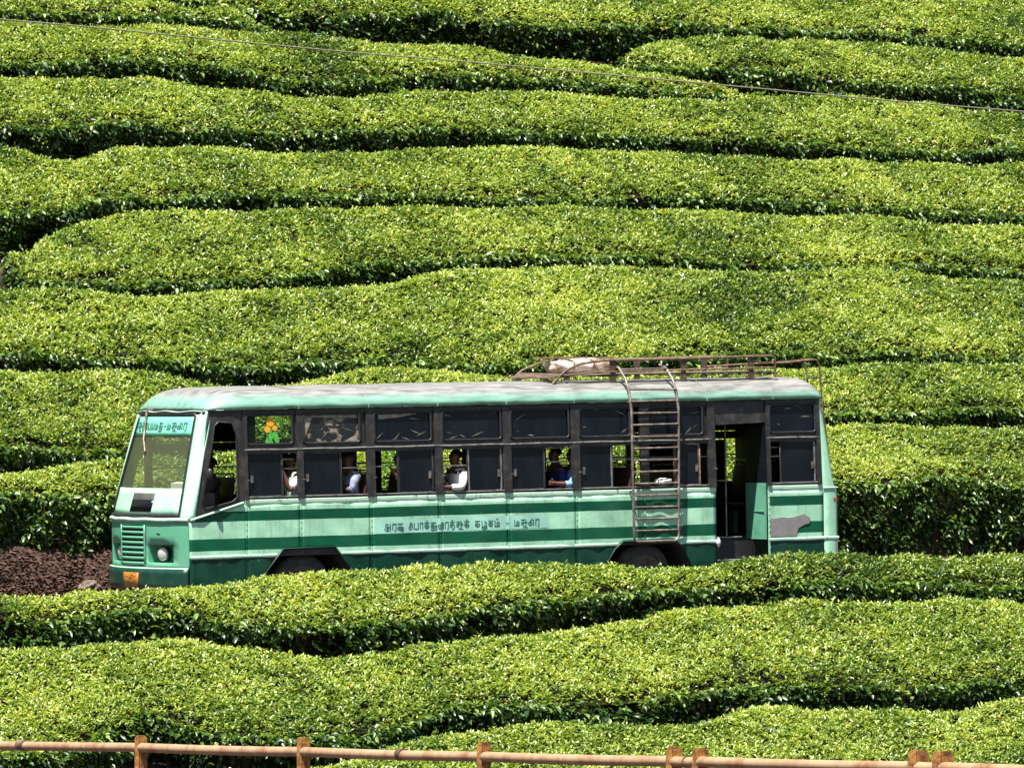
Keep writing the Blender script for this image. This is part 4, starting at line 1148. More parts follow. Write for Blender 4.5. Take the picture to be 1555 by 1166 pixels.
# --- roof
def hw(a): return 1.245 - 0.34 * max(0.0, (1.1 - a) / 0.7) ** 2
NA, NY = 90, 36
def roof_pt(s, t):
    q = -1 + 2 * t
    q = math.copysign(1 - (1 - abs(q)) ** 1.6, q)
    yv = 1.25 + q * 1.235
    a_st = afront(min(max(yv, 0.05), 2.4), 2.94) + 0.03
    a = a_st + (10.735 - a_st) * (s ** 1.35)
    y = 1.25 + q * hw(a) * (1 if a > 0.2 else 1)
    d = a - a_st
    f = (1 - (1 - min(d / 0.75, 1)) ** 2.6) ** 0.55
    e = (1 - min(abs(q), 1) ** 5.0) ** 0.5
    rr = (1 - (1 - min((10.735 - a) / 0.22, 1)) ** 2.4) ** 0.5
    z = 2.965 + 0.315 * e * f * rr
    z += 0.006 * math.sin(a * 3.1 + q * 4) * math.sin(a * 7.3) * min(1, d)
    z += -0.008 * math.exp(-((a - round((a - 0.86) / 1.125) * 1.125 - 0.86) / 0.03) ** 2) * (1 if a > 1 else 0)
    return (a, y, z)
roof = bb(MB().grid(roof_pt, NA * 2, NY), 'roof', 'roof', solid=0.012)
for a in (1.985, 3.11, 4.235, 5.36, 6.485, 7.61, 8.735, 9.86):
    pts = []
    for i in range(25):
        q = -1 + 2 * i / 24
        q = math.copysign(1 - (1 - abs(q)) ** 1.6, q)
        pts.append((a, 1.25 + q * 1.245, 2.965 + 0.315 * (1 - min(abs(q), 1) ** 5) ** 0.5 + 0.001))
    MB().tube(pts, 0.009, 5).build('roof_seam', 'roof', roof, BC)

# --- far side, floor, bulkheads
FS = 2.5
bb(MB().box((0.30, FS - 0.03, 0.45), (10.95, FS, 1.72)), 'far_side_panel', 'mint')
bb(MB().box((0.60, FS - 0.085, 2.36), (10.75, FS - 0.055, 2.47)), 'far_middle_band', 'black')
bb(MB().box((0.70, FS - 0.085, 2.86), (10.70, FS - 0.055, 2.97)), 'far_top_band', 'black')
for a in (0.78, 1.75, 2.45, 3.40, 4.52, 5.55, 6.75, 7.90, 8.80, 10.05, 10.72):
    bb(MB().box((a - 0.06, FS - 0.086, 1.72), (a + 0.06, FS - 0.046, 2.90)), 'far_pillar', 'black')
FARW = [(0.84, 1.69, 'clear_glass'), (2.51, 3.05, 'dark_glass'), (3.46, 4.18, 'dark_glass'), (4.58, 5.02, 'green_glass'), (5.03, 5.49, 'dark_glass'), (5.95, 6.69, 'dark_glass'),
        (6.81, 7.36, 'dark_glass'), (7.96, 8.45, 'dark_glass'), (9.15, 9.99, 'dark_glass'), (10.11, 10.46, 'dark_glass')]
for a0, a1, mt in FARW:
    w = bb(MB().tube([(a0, FS - 0.06, 1.74), (a1, FS - 0.06, 1.74), (a1, FS - 0.06, 2.34), (a0, FS - 0.06, 2.34), (a0, FS - 0.06, 1.74)], 0.012, 5), 'far_window', 'rubber')
    MB().add([(a0, FS - 0.06, 1.74), (a1, FS - 0.06, 1.74), (a1, FS - 0.06, 2.34), (a0, FS - 0.06, 2.34)], [(0, 1, 2, 3)]).build('pane', mt, w, BC)
for a0, a1 in ((0.84, 1.69), (1.81, 2.39), (2.51, 3.34), (3.46, 4.46), (4.58, 5.49), (5.61, 6.69), (6.81, 7.84), (7.96, 8.74), (8.86, 9.99), (10.11, 10.66)):
    w = bb(MB().tube([(a0, FS - 0.065, 2.49), (a1, FS - 0.065, 2.49), (a1, FS - 0.065, 2.85), (a0, FS - 0.065, 2.85), (a0, FS - 0.065, 2.49)], 0.012, 5), 'far_window', 'rubber')
    MB().add([(a0, FS - 0.065, 2.48), (a1, FS - 0.065, 2.48), (a1, FS - 0.065, 2.86), (a0, FS - 0.065, 2.86)], [(0, 1, 2, 3)]).build('pane', 'clear_glass' if a0 in (2.51, 0.84) else 'dark_glass', w, BC)
mb = MB().tube([(0.84, FS - 0.1, 2.12), (10.66, FS - 0.1, 2.12)], 0.011, 6)
bb(mb, 'far_window_bar', 'alu')
fl, ye, gr = MB(), MB(), MB()
flower((fl, ye, gr), 1.33, 2.62, 0.9, lambda a, z, o: (a, FS - 0.075 - o, z))
fl.build('far_flower_sticker', 'orange', bus, BC); ye.build('far_flower_centres', 'yellow', bus, BC); gr.build('far_sticker_leaves', 'stickgreen', bus, BC)
bb(MB().box((0.40, 0.03, 0.88), (8.84, 2.46, 0.93)).box((9.76, 0.03, 0.88), (10.9, 2.46, 0.93)).box((8.84, 0.62, 0.88), (9.76, 2.46, 0.93)), 'floor', 'inner')
bb(MB().box((0.6, 0.12, 2.93), (10.6, 2.38, 2.95)), 'ceiling_lining', 'inner')
bb(MB().box((1.2, 0.03, 0.93), (8.83, 0.045, 1.69)), 'inner_lining', 'inner')
bb(MB().box((0.75, FS - 0.05, 0.93), (10.6, FS - 0.036, 1.715)), 'far_inner_lining', 'inner')
bb(MB().box((10.665, 0.10, 0.93), (10.68, 2.40, 2.93)), 'rear_inner_lining', 'inner')
bb(MB().box((0.30, 0.02, 0.45), (0.36, 2.46, 1.40)), 'front_bulkhead', 'inner')
# doorway: steps, jambs, open door leaf, grab rails
bb(MB().box((8.87, 0.02, 0.56), (9.73, 0.36, 0.60)).box((8.87, 0.36, 0.56), (9.73, 0.375, 0.88)), 'door_step', 'rubber')
bb(MB().tube([(8.87, 0.0, 0.61), (9.73, 0.0, 0.61)], 0.015, 6), 'step_nosing', 'alu')
bb(MB().tube([(8.87, 0.36, 0.935), (9.50, 0.36, 0.935)], 0.012, 6), 'step_nosing', 'alu')
bb(MB().box((8.855, 0.02, 0.46), (8.868, 0.62, 2.6)), 'door_jamb', 'inner')
leaf = bb(MB().prism([(9.735, 0.02, 0.90), (9.735, 0.02, 1.73), (9.72, 0.54, 1.73), (9.72, 0.54, 0.90)], (-0.03, 0, 0)), 'open_door', 'doorgreen')
MB().box((9.690, 0.04, 1.305), (9.706, 0.53, 1.318)).build('door_rib', 'doorgreen', leaf, BC)
MB().prism([(9.735, 0.02, 1.73), (9.735, 0.05, 2.60), (9.72, 0.54, 2.60), (9.72, 0.54, 1.73)], (-0.03, 0, 0)).build('door_upper', 'dark_glass', leaf, BC)
bb(MB().tube([(9.42, 0.66, 0.93), (9.42, 0.66, 2.7)], 0.016, 6), 'grab_pole', 'alu')
bb(MB().tube([(8.93, 0.30, 0.95), (8.93, 0.30, 1.9)], 0.014, 6), 'grab_pole', 'alu')
bb(MB().box((9.05, 1.55, 0.93), (9.70, 2.40, 1.40)).box((9.62, 1.55, 1.40), (9.70, 2.40, 1.62)), 'rear_seat_box', 'seat')
mb = MB()
mb.grid(lambda s, t: (8.855 + 0.035 * math.sin(s * math.pi) * math.cos(t * 6.2832) + 0.01, -0.04 + 0.03 * math.sin(s * math.pi) * math.sin(t * 6.2832), 0.80 + 0.16 * s), 8, 10)
bb(mb, 'door_handle', 'pale')
# seats: cushion + backrest + legs, one object per bench
def seat(a, y0, y1):
    s = bb(MB().box((a - 0.42, y0, 1.30), (a, y1, 1.40)), 'seat', 'seat', bevel=0.03)
    MB().prism([(a - 0.02, y0, 1.40), (a + 0.05, y0, 1.40), (a + 0.13, y0, 1.98), (a + 0.08, y0, 1.98)], (0, y1 - y0, 0)).build('backrest', 'seat', s, BC, bevel=0.02)
    MB().tube([(a - 0.36, y0 + 0.1, 0.93), (a - 0.36, y0 + 0.1, 1.30)], 0.018, 6).tube([(a - 0.05, y1 - 0.1, 0.93), (a - 0.05, y1 - 0.1, 1.30)], 0.018, 6).build('seat_frame', 'alu', s, BC)
    MB().tube([(a + 0.10, y0 + 0.03, 1.96), (a + 0.11, y0 + 0.03, 2.03), (a + 0.11, y1 - 0.03, 2.03), (a + 0.10, y1 - 0.03, 1.96)], 0.014, 6).build('seat_handrail', 'alu', s, BC)
for a in (2.12, 3.02, 3.86, 4.78, 5.60, 6.55, 7.4, 8.25):
    seat(a, 0.10, 0.98)
    if a > 2.5: seat(a, 1.48, 2.36)
seat(10.5, 1.1, 2.36)
seat(1.62, 1.55, 2.2)

# --- side ladder
lad = bb(MB().tube([(7.40, 0.42, 3.50), (7.39, 0.25, 3.46), (7.385, 0.06, 3.30), (7.38, -0.06, 3.10), (7.38, -0.11, 2.85), (7.38, -0.12, 2.2), (7.39, -0.12, 1.0), (7.405, -0.12, 0.95), (7.45, -0.12, 0.925),
      (8.08, -0.12, 0.925), (8.125, -0.12, 0.95), (8.145, -0.12, 1.0), (8.165, -0.12, 2.2), (8.175, -0.11, 2.85), (8.175, -0.06, 3.10), (8.175, 0.06, 3.30), (8.175, 0.25, 3.46), (8.175, 0.42, 3.50)], 0.020, 8), 'side_ladder', 'ladder')
for k in range(14):
    z = 1.085 + 0.1715 * k
    y = -0.12 if z < 2.7 else (-0.11 if z < 2.9 else (-0.06 if z < 3.15 else (0.03 if z < 3.28 else 0.2)))
    if k == 13: z = 3.44; y = 0.21
    MB().tube([(7.385, y, z), (8.17, y, z + 0.004 * math.sin(k * 3))], 0.0145, 7).build('rung', 'ladder', lad, BC)
for (a, z) in ((7.38, 2.96), (8.17, 2.96), (7.39, 1.66), (8.16, 1.66)):
    MB().tube([(a, -0.11 if z > 2 else -0.12, z), (a, 0.03, z)], 0.014, 6).build('ladder_bracket', 'bracket', lad, BC)

# --- roof rack
rack = bb(MB().tube([(6.30, 0.30, 3.24), (6.37, 0.30, 3.32), (6.53, 0.30, 3.44), (6.78, 0.30, 3.535), (7.15, 0.30, 3.575), (8.6, 0.30, 3.585), (10.04, 0.30, 3.605), (10.08, 0.30, 3.58), (10.09, 0.30, 3.28)], 0.018, 8), 'roof_rack', 'rust')
MB().tube([(6.30, 0.30, 3.35), (7.0, 0.30, 3.405), (8.6, 0.30, 3.415), (10.09, 0.30, 3.43)], 0.014, 7).build('rack_rail', 'rust', rack, BC)
MB().tube([(6.36, 1.70, 3.26), (6.43, 1.70, 3.34), (6.58, 1.70, 3.45), (6.85, 1.70, 3.54), (7.15, 1.70, 3.58), (10.04, 1.70, 3.60), (10.09, 1.70, 3.57), (10.09, 1.70, 3.28)], 0.018, 8).build('rack_rail', 'rust', rack, BC)
MB().tube([(6.30, 1.70, 3.35), (10.09, 1.70, 3.43)], 0.014, 7).build('rack_rail', 'rust', rack, BC)
arcp = [(6.34, 0.30 + 1.40 * i / 12, 3.25 + 0.10 * math.sin(math.pi * i / 12)) for i in range(13)]
MB().tube(arcp, 0.022, 7).build('rack_front_bow', 'rust', rack, BC)
MB().prism([(6.30, 0.35, 3.32), (6.48, 0.35, 3.385), (6.48, 1.6, 3.40), (6.30, 1.6, 3.33)], (0, 0, 0.012)).build('wind_deflector', 'bracket', rack, BC)
for a in (6.55, 7.6, 8.66, 9.72, 10.06):
    MB().box((a - 0.02, 0.30, 3.335), (a + 0.02, 1.70, 3.36)).build('cross_member', 'bracket', rack, BC)
for a in (7.32, 8.52, 9.68):
    for y, s in ((0.30, 1), (1.70, -1)):
        MB().prism([(a - 0.055, y, 3.22), (a + 0.055, y, 3.22), (a + 0.035, y, 3.42), (a + 0.055, y, 3.58), (a - 0.055, y, 3.58), (a - 0.035, y, 3.42)], (0, 0.03 * s, 0)).build('rack_bracket', 'bracket', rack, BC)
for k in range(6):
    y = 0.36 + k * 0.26
    MB().box((6.5, y, 3.362), (10.05, y + 0.12, 3.384)).build('rack_slat', 'slat', rack, BC)
MB().tube([(9.72, 0.34, 3.55), (9.95, 0.5, 3.50), (10.3, 0.6, 3.50), (10.80, 0.45, 3.545)], 0.012, 6).build('rack_brace', 'rust', rack, BC)
MB().tube([(9.45, 1.2, 3.46), (9.9, 0.7, 3.49), (10.4, 0.45, 3.50), (10.80, 0.40, 3.535)], 0.012, 6).build('rack_brace', 'rust', rack, BC)
# --- rear ladder
rl = bb(MB().tube([(10.76, 0.42, 3.545), (10.88, 0.42, 3.53), (10.93, 0.42, 3.45), (10.97, 0.42, 2.9), (11.12, 0.42, 1.7), (11.12, 0.42, 0.8)], 0.014, 6), 'rear_ladder', 'rust')
MB().tube([(10.90, 0.78, 3.50), (10.98, 0.78, 2.9), (11.13, 0.78, 1.7), (11.13, 0.78, 0.8)], 0.014, 6).build('ladder_rail', 'rust', rl, BC)
for k in range(9):
    z = 0.95 + 0.29 * k; a = 11.12 - max(0, z - 1.7) * 0.13
    MB().tube([(a, 0.42, z), (a, 0.78, z)], 0.011, 6).build('rung', 'rust', rl, BC)

# --- Tamil lettering, drawn as strokes in a unit box (x to the right, y up)
G = {}
def arc(cx, cy, rx, ry, a0, a1, n=8):
    return [(cx + rx * math.cos(R(a0 + (a1 - a0) * i / n)), cy + ry * math.sin(R(a0 + (a1 - a0) * i / n))) for i in range(n + 1)]
G['a'] = (1.15, [arc(.42, .72, .26, .26, 20, 250) + arc(.46, .36, .20, .16, 130, -150), arc(.40, .12, .40, .30, 150, 330), [(.66, .45), (1.0, .45)], [(1.0, 1.0), (1.0, -.25)]])
G['ra'] = (.72, [[(.08, 0), (.08, 1), (.62, 1), (.62, 0), (.46, -.28)], [(.08, 1), (.3, 1)]])
G['ca'] = (.95, [[(.0, 1), (.85, 1)], [(.40, 1), (.40, .10)], arc(.22, .22, .20, .22, 20, 330), [(.40, .45), (.72, .45), (.78, .22), (.62, 0)]])
G['cu'] = (1.05, G['ca'][1] + [arc(.72, .12, .26, .34, 60, -170), [(.55, -.12), (.95, -.25)]])
G['e'] = (.75, [arc(.24, .25, .20, .25, -20, 320), [(.44, .25), (.44, .8)], arc(.56, .72, .14, .28, 160, 0), [(.70, .72), (.70, 0)]])
G['ee'] = (.75, [arc(.24, .25, .20, .25, -20, 320), [(.44, .25), (.44, .8)], arc(.56, .72, .14, .28, 160, 0), [(.70, .72), (.70, 0)], arc(.34, .95, .14, .14, 0, 300)])
G['pa'] = (.82, [[(.08, 1), (.08, 0), (.72, 0), (.72, 1)]])
G['aa'] = (.60, [[(.06, 0), (.06, 1), (.48, 1), (.48, 0)]])
G['ka'] = (.95, [[(.05, 1), (.85, 1)], [(.40, 1), (.40, -.05)], arc(.24, .40, .18, .22, 0, 350), [(.40, .55), (.66, .58), (.80, .35), (.64, .08), (.52, .12)]])
G['k'] = (.95, G['ka'][1] + [arc(.45, 1.28, .06, .06, 0, 360)])
G['ku'] = (1.1, G['ka'][1] + [arc(.50, -.02, .48, .30, 30, -150), [(.92, .1), (1.02, .6)]])
G['va'] = (1.0, [arc(.25, .30, .22, .28, 0, 360), [(.47, .30), (.47, .75)], arc(.62, .70, .15, .30, 170, 0), [(.77, .7), (.77, 0)], [(.40, 0), (.92, 0), (.92, 1)]])
G['ta'] = (.95, [[(.05, 1), (.85, 1)], [(.40, 1), (.40, .1)], arc(.24, .36, .18, .22, 0, 350), [(.40, .55), (.74, .55), (.86, .25), (.70, -.15), (.40, -.28)]])
G['t'] = (.95, G['ta'][1] + [arc(.45, 1.28, .06, .06, 0, 360)])
G['tu'] = (1.15, G['ta'][1] + [arc(.95, .2, .14, .5, 200, 20), [(.75, -.28), (1.1, -.28)]])
G['zhu'] = (1.05, [[(.08, 1), (.08, 0), (.60, 0), (.60, 1)], arc(.60, .45, .34, .40, 80, -120), arc(.50, -.12, .46, .25, 60, -170)])
G['ma'] = (.95, [[(.08, 1), (.08, 0), (.80, 0), (.80, .45)], arc(.60, .48, .22, .26, 0, 300), [(.44, .0), (.44, .45)]])
G['m'] = (.95, G['ma'][1] + [arc(.45, 1.28, .06, .06, 0, 360)])
G['ai'] = (1.1, [arc(.22, .30, .18, .26, 0, 360), arc(.56, .30, .16, .26, 180, -180), [(.40, .3), (.40, .75)], arc(.68, .70, .28, .30, 180, 0), [(.96, .7), (.96, .0)]])
G['-'] = (.7, [[(.12, .5), (.55, .5)]])
G['la'] = (.95, [arc(.26, .30, .22, .28, 0, 360), [(.48, .3), (.48, 1)], arc(.66, .5, .2, .5, 90, -90)])
G['ya'] = (.95, [[(.08, 1), (.08, 0), (.82, 0), (.82, 1)], [(.44, 0), (.44, .7)]])
G[' '] = (.55, [])
def lettering(word, place, length, height, stroke):
    """place(x, y) -> point; strokes become thin ribbons"""
    total = sum(G[g][0] + 0.16 for g in word)
    k = length / total
    x = 0.0; mb = MB(); h = 0
    for g in word:
        w, st = G[g]
        for line in st:
            pts = [Vector(((x + p[0]) * k, p[1] * height)) for p in line]
            for p, q in zip(pts, pts[1:]):
                d = q - p
                if d.length < 1e-6: continue
                d.normalize(); e = Vector((-d.y, d.x)) * stroke * 0.5; d = d * stroke * 0.35
                h = (h + 1) % 9
                mb.add([place(*(p - d - e), h), place(*(q + d - e), h), place(*(q + d + e), h), place(*(p - d + e), h)], [(0, 1, 2, 3)])
        x += w + 0.16
    return mb
nb = bb(MB().grid(lambda s, t: (3.17 + 2.86 * s, skin_y(3.17 + 2.86 * s, 1.152 + 0.016 * s + 0.192 * t) - 0.0018 if abs(3.17 + 2.86 * s - 4.24) > 0.02 and abs(3.17 + 2.86 * s - 5.365) > 0.02 else -0.019, 1.152 + 0.016 * s + 0.192 * t), 120, 4), 'name_board', 'board')
words = ['a', 'ra', 'cu', ' ', 'ee', 'pa', 'aa', 'k', 'ku', 'va', 'ra', 't', 'tu', 'k', ' ', 'ka', 'zhu', 'ka', 'm', ' ', '-', ' ', 'ma', 'tu', 'ai', 'ra']
_tot = sum(G[g][0] + 0.16 for g in words)
_x = 0.0
for _w in ' '.join(words).split('   '):
    _w = _w.split()
    _l = 2.56 * sum(G[g][0] + 0.16 for g in _w) / _tot
    tag(lettering(_w, lambda x, y, h, x0=3.33 + _x: (x0 + x, (skin_y(x0 + x, 1.205 + y) if abs(x0 + x - 4.24) > 0.02 and abs(x0 + x - 5.365) > 0.02 else -0.018) - 0.0038 - 0.0002 * h, 1.205 + 0.003 * (x0 + x - 3.3) + y), _l, 0.082, 0.0140).build('lettering', 'ink', nb, BC), kind='stuff')
    _x += _l + 2.56 * (G[' '][0] + 0.16) / _tot
top_words = ['ka', 'tu', 'ta', 'la', 'pa', 'ya', 'ma', 'ku', '-', 'ma', 'tu', 'ai', 'ra']
lettering(top_words, lambda x, y, h: fp(2.02 - x, 2.70 + y, 0.0135 + 0.0002 * h), 1.62, 0.085, 0.020).build('destination_lettering', 'ink', wind, BC)['kind'] = 'stuff'
lettering(['-', '-', 'pa', 'aa', '-'], lambda x, y, h: fp(1.45 - x, 0.595 + y, 0.068 + 0.0002 * h), 0.38, 0.045, 0.012).build('plate_characters', 'bracket', plate, BC)
lettering(['pa', 'aa', '-', 'pa'], lambda x, y, h: fp(1.45 - x, 0.505 + y, 0.068 + 0.0002 * h), 0.38, 0.045, 0.012).build('plate_characters', 'bracket', plate, BC)

# ------------------------------------------------------------------ things on the roof
def on_bus(o, loc):
    """stand a separate thing at bus-local (a, y, z)"""
    o.matrix_world = BUSM @ Matrix.Translation((loc[0] - BC[0], loc[1] - BC[1], loc[2] - BC[2]))
def sack(name, loc, size, seed, mat, label, cat):
    r = random.Random(seed)
    bm = bmesh.new()
    bmesh.ops.create_icosphere(bm, subdivisions=4, radius=1)
    ph = [r.uniform(0, 6) for _ in range(8)]
    for v in bm.verts:
        p = v.co.copy()
        sq = lambda c, e: math.copysign(abs(c) ** e, c)
        q = Vector((sq(p.x, 0.7), sq(p.y, 0.75), sq(p.z, 0.7)))
        k = 1 + 0.07 * math.sin(p.x * 5 + ph[0]) * math.sin(p.y * 4 + ph[1]) + 0.05 * math.sin(p.x * 11 + p.z * 5 + ph[2]) + 0.03 * math.sin(p.y * 14 + p.x * 7 + ph[3])
        v.co = Vector((q.x * size[0] * k, q.y * size[1] * k, max(q.z * size[2] * k, -size[2] * 0.9) + size[2] * 0.9))
    me = bpy.data.meshes.new(name); bm.to_mesh(me); bm.free()
    me.polygons.foreach_set('use_smooth', [True] * len(me.polygons))
    me.materials.append(M[mat])
    o = bpy.data.objects.new(name, me); COL.objects.link(o)
    on_bus(o, loc)
    tag(o, label, cat)
    return o
sk = sack('sack', (7.18, 1.05, 3.386), (0.52, 0.36, 0.115), 3, 'sack', 'white stained sack lying in the front of the roof rack', 'sack')
for _x in (-0.30, 0.02, 0.33):
    _s = math.sqrt(max(0.05, 1 - (abs(_x) / 0.56) ** 3))
    MB().tube([(_x + 0.03 * math.sin(3 * t), 0.375 * _s * math.copysign(abs(math.cos(t)) ** 0.75, math.cos(t)), 0.104 + 0.124 * _s * math.copysign(abs(math.sin(t)) ** 0.7, math.sin(t))) for t in [math.pi * k / 14 for k in range(15)]], 0.009, 6).build('rope', 'bracket', sk)
o = MB().box((-0.60, -0.10, 0), (0.60, 0.10, 0.022)).build('plank', 'plank'); on_bus(o, (7.12, 1.15, 3.61)); o.rotation_euler.rotate_axis('Y', 0.01)
tag(o, 'brown board lying on top of the white sack on the roof', 'plank')
sack('cloth_bundle', (8.02, 0.10, 1.735), (0.13, 0.07, 0.055), 9, 'white', 'crumpled white cloth bundle in the bus window behind the ladder', 'bundle')

# ------------------------------------------------------------------ people
def skinned(name, chain, mat, parent=None, sub=2):
    """chain: {joint: (x, y, z, radius)}, edges -> one continuous skinned surface"""
    verts, edges, root = chain
    names = list(verts)
    bm = bmesh.new()
    lay = bm.verts.layers.skin.verify()
    bv = {}
    for nme in names:
        x, y, z, r = verts[nme]
        v = bm.verts.new((x, y, z)); v[lay].radius = (r, r) if not isinstance(r, tuple) else r
        v[lay].use_root = (nme == root)
        bv[nme] = v
    for a, b in edges: bm.edges.new((bv[a], bv[b]))
    me = bpy.data.meshes.new(name); bm.to_mesh(me); bm.free()
    me.materials.append(M[mat] if isinstance(mat, str) else mat)
    o = bpy.data.objects.new(name, me); COL.objects.link(o)
    s = o.modifiers.new('skin', 'SKIN'); s.use_smooth_shade = True
    d = o.modifiers.new('subdivision', 'SUBSURF'); d.levels = sub; d.render_levels = sub
    if parent is not None: o.parent = parent
    return o

def hand(verts, edges, wrist, fwd, side, nrm, curl, tag_):
    """palm and five separate fingers grown from the wrist joint"""
    W = Vector(verts[wrist][:3]); f = Vector(fwd).normalized(); s = Vector(side).normalized(); n = Vector(nrm).normalized()
    pm = W + f * 0.055
    verts[tag_ + 'palm'] = (*pm, 0.026); edges.append((wrist, tag_ + 'palm'))
    for k, (off, L) in enumerate(((-0.030, 0.062), (-0.011, 0.074), (0.009, 0.070), (0.028, 0.056))):
        p = pm + f * 0.035 + s * off
        prev = tag_ + 'palm'
        ang = 0.25
        for j, fr in enumerate((0.0, 0.5, 0.3, 0.22)):
            if j: 
                ang += curl
                p = p + (f * math.cos(ang) + n * math.sin(ang)) * L * fr
            nm = '%sf%d%d' % (tag_, k, j)
            verts[nm] = (*p, 0.0095 - 0.0012 * j); edges.append((prev, nm)); prev = nm
    prev = tag_ + 'palm'
    p = pm - f * 0.015 - s * 0.034
    for j in range(3):
        nm = '%st%d' % (tag_, j)
        verts[nm] = (*p, 0.0105 - 0.001 * j); edges.append((prev, nm)); prev = nm
        p = p + (f * 0.6 - s * 0.55 + n * 0.5 * j).normalized() * 0.028

def person(seat_loc, label, shirt, trousers='inner', near_arm=None, far_arm=None, lean=0.0, turn=0.0, sleeve=0.55, hand_near=None, sit=0.0):
    """A seated figure facing the front of the bus (-x); local origin at the seat under the hips."""
    V = {}; E = []
    V['hip'] = (0, 0, 0.10, (0.15, 0.12)); V['waist'] = (0.0 + lean * 0.2, 0, 0.24, (0.14, 0.105)); V['chest'] = (lean * 0.55, 0, 0.42, (0.16, 0.11)); V['collar'] = (lean * 0.8, 0, 0.53, (0.10, 0.075))
    V['neck'] = (lean * 0.9 - 0.005, 0, 0.60, 0.052); V['jaw'] = (lean - 0.025, 0.0, 0.665, (0.062, 0.066)); V['head'] = (lean - 0.015, 0, 0.735, (0.078, 0.092)); V['crown'] = (lean - 0.005, 0, 0.80, (0.066, 0.078))
    V['nose'] = (lean - 0.115, 0, 0.705, 0.013); V['chin'] = (lean - 0.075, 0, 0.645, 0.024)
    E += [('hip', 'waist'), ('waist', 'chest'), ('chest', 'collar'), ('collar', 'neck'), ('neck', 'jaw'), ('jaw', 'head'), ('head', 'crown'), ('head', 'nose'), ('jaw', 'chin')]
    for s_, nm in ((-1, 'n'), (1, 'f')):
        V['ear' + nm] = (lean + 0.005, 0.088 * s_, 0.715, 0.014); E.append(('head', 'ear' + nm))
        V['sh' + nm] = (lean * 0.7, 0.175 * s_, 0.50, 0.062); E.append(('collar', 'sh' + nm))
        arm = near_arm if nm == 'n' else far_arm
        if arm is None: arm = ((-0.06, 0.21 * s_, 0.25), (-0.28, 0.15 * s_, 0.16))
        el, wr = arm
        V['el' + nm] = (*el, 0.042); V['wr' + nm] = (*wr, 0.029)
        md = [(V['sh' + nm][i] + el[i]) / 2 for i in range(3)]
        V['ua' + nm] = (*md, 0.052); mf = [el[i] * 0.6 + wr[i] * 0.4 for i in range(3)]; V['fa' + nm] = (*mf, 0.040)
        E += [('sh' + nm, 'ua' + nm), ('ua' + nm, 'el' + nm), ('el' + nm, 'fa' + nm), ('fa' + nm, 'wr' + nm)]
        fw = Vector(wr) - Vector(el)
        hn = hand_near if (nm == 'n' and hand_near) else ((0, s_, 0), (0, 0, -1), 0.55)
        hand(V, E, 'wr' + nm, fw, hn[0], hn[1], hn[2], nm)
        V['th' + nm] = (-0.05, 0.10 * s_, 0.06, 0.088); V['kn' + nm] = (-0.42, 0.13 * s_, 0.07, 0.062); V['an' + nm] = (-0.40, 0.13 * s_, -0.36, 0.040); V['toe' + nm] = (-0.57, 0.14 * s_, -0.405, 0.034)
        V['he' + nm] = (-0.37, 0.13 * s_, -0.405, 0.034); V['ca' + nm] = (-0.40, 0.13 * s_, -0.12, 0.055)
        E += [('hip', 'th' + nm), ('th' + nm, 'kn' + nm), ('kn' + nm, 'ca' + nm), ('ca' + nm, 'an' + nm), ('an' + nm, 'toe' + nm), ('an' + nm, 'he' + nm)]
    body = skinned('person', (V, E, 'hip'), 'skin')
    rot = Matrix.Rotation(turn, 4, 'Z')
    body.matrix_world = BUSM @ Matrix.Translation((seat_loc[0] - BC[0], seat_loc[1] - BC[1], seat_loc[2] - BC[2])) @ rot
    tag(body, label, 'person', 'passengers in the bus')
    # shirt: torso and sleeves, a little larger than the body
    S = {}; F = []
    def up(k, d=0.016, q=None):
        x, y, z, r = V[k]; r = (r[0] + d, r[1] + d) if isinstance(r, tuple) else r + d
        S[q or k] = (x, y, z, r)
    for k in ('hip', 'waist', 'chest', 'collar'): up(k)
    F += [('hip', 'waist'), ('waist', 'chest'), ('chest', 'collar')]
    S['neckline'] = (V['collar'][0] * 0.4 + V['neck'][0] * 0.6, 0, 0.565, 0.062); F.append(('collar', 'neckline'))
    for nm in 'nf':
        up('sh' + nm); up('ua' + nm); F += [('collar', 'sh' + nm), ('sh' + nm, 'ua' + nm)]
        p0 = Vector(V['ua' + nm][:3]); p1 = Vector(V['el' + nm][:3]); p2 = Vector(V['wr' + nm][:3])
        if sleeve <= 1.0:
            c = p0.lerp(p1, sleeve); S['cuff' + nm] = (*c, 0.066); F.append(('ua' + nm, 'cuff' + nm))
        else:
            S['el' + nm] = (*p1, 0.060); c = p1.lerp(p2, sleeve - 1.0); S['cuff' + nm] = (*c, 0.046); F += [('ua' + nm, 'el' + nm), ('el' + nm, 'cuff' + nm)]
    skinned('shirt', (S, F, 'hip'), shirt, body)
    T = {}; F = []
    for k in ('hip', 'thn', 'thf', 'knn', 'knf', 'can', 'caf', 'ann', 'anf'):
        x, y, z, r = V[k]; T[k] = (x, y, z, (r[0] + 0.012, r[1] + 0.012) if isinstance(r, tuple) else r + 0.014)
    for nm in 'nf': F += [('hip', 'th' + nm), ('th' + nm, 'kn' + nm), ('kn' + nm, 'ca' + nm), ('ca' + nm, 'an' + nm)]
    skinned('trousers', (T, F, 'hip'), trousers, body)
    # hair cap
    hb = MB()
    def hf(s, t):
        th = s * 1.75; ph = t * 2 * math.pi
        cut = 1.0 if math.cos(ph) > -0.2 else 0.62      # shorter over the forehead
        th *= cut
        return (lean + 0.012 + 0.100 * math.sin(th) * math.cos(ph), 0.094 * math.sin(th) * math.sin(ph), 0.745 + 0.102 * math.cos(th))
    hb.grid(hf, 8, 18)
    hb.build('hair', 'hair', body)
    eb = MB()
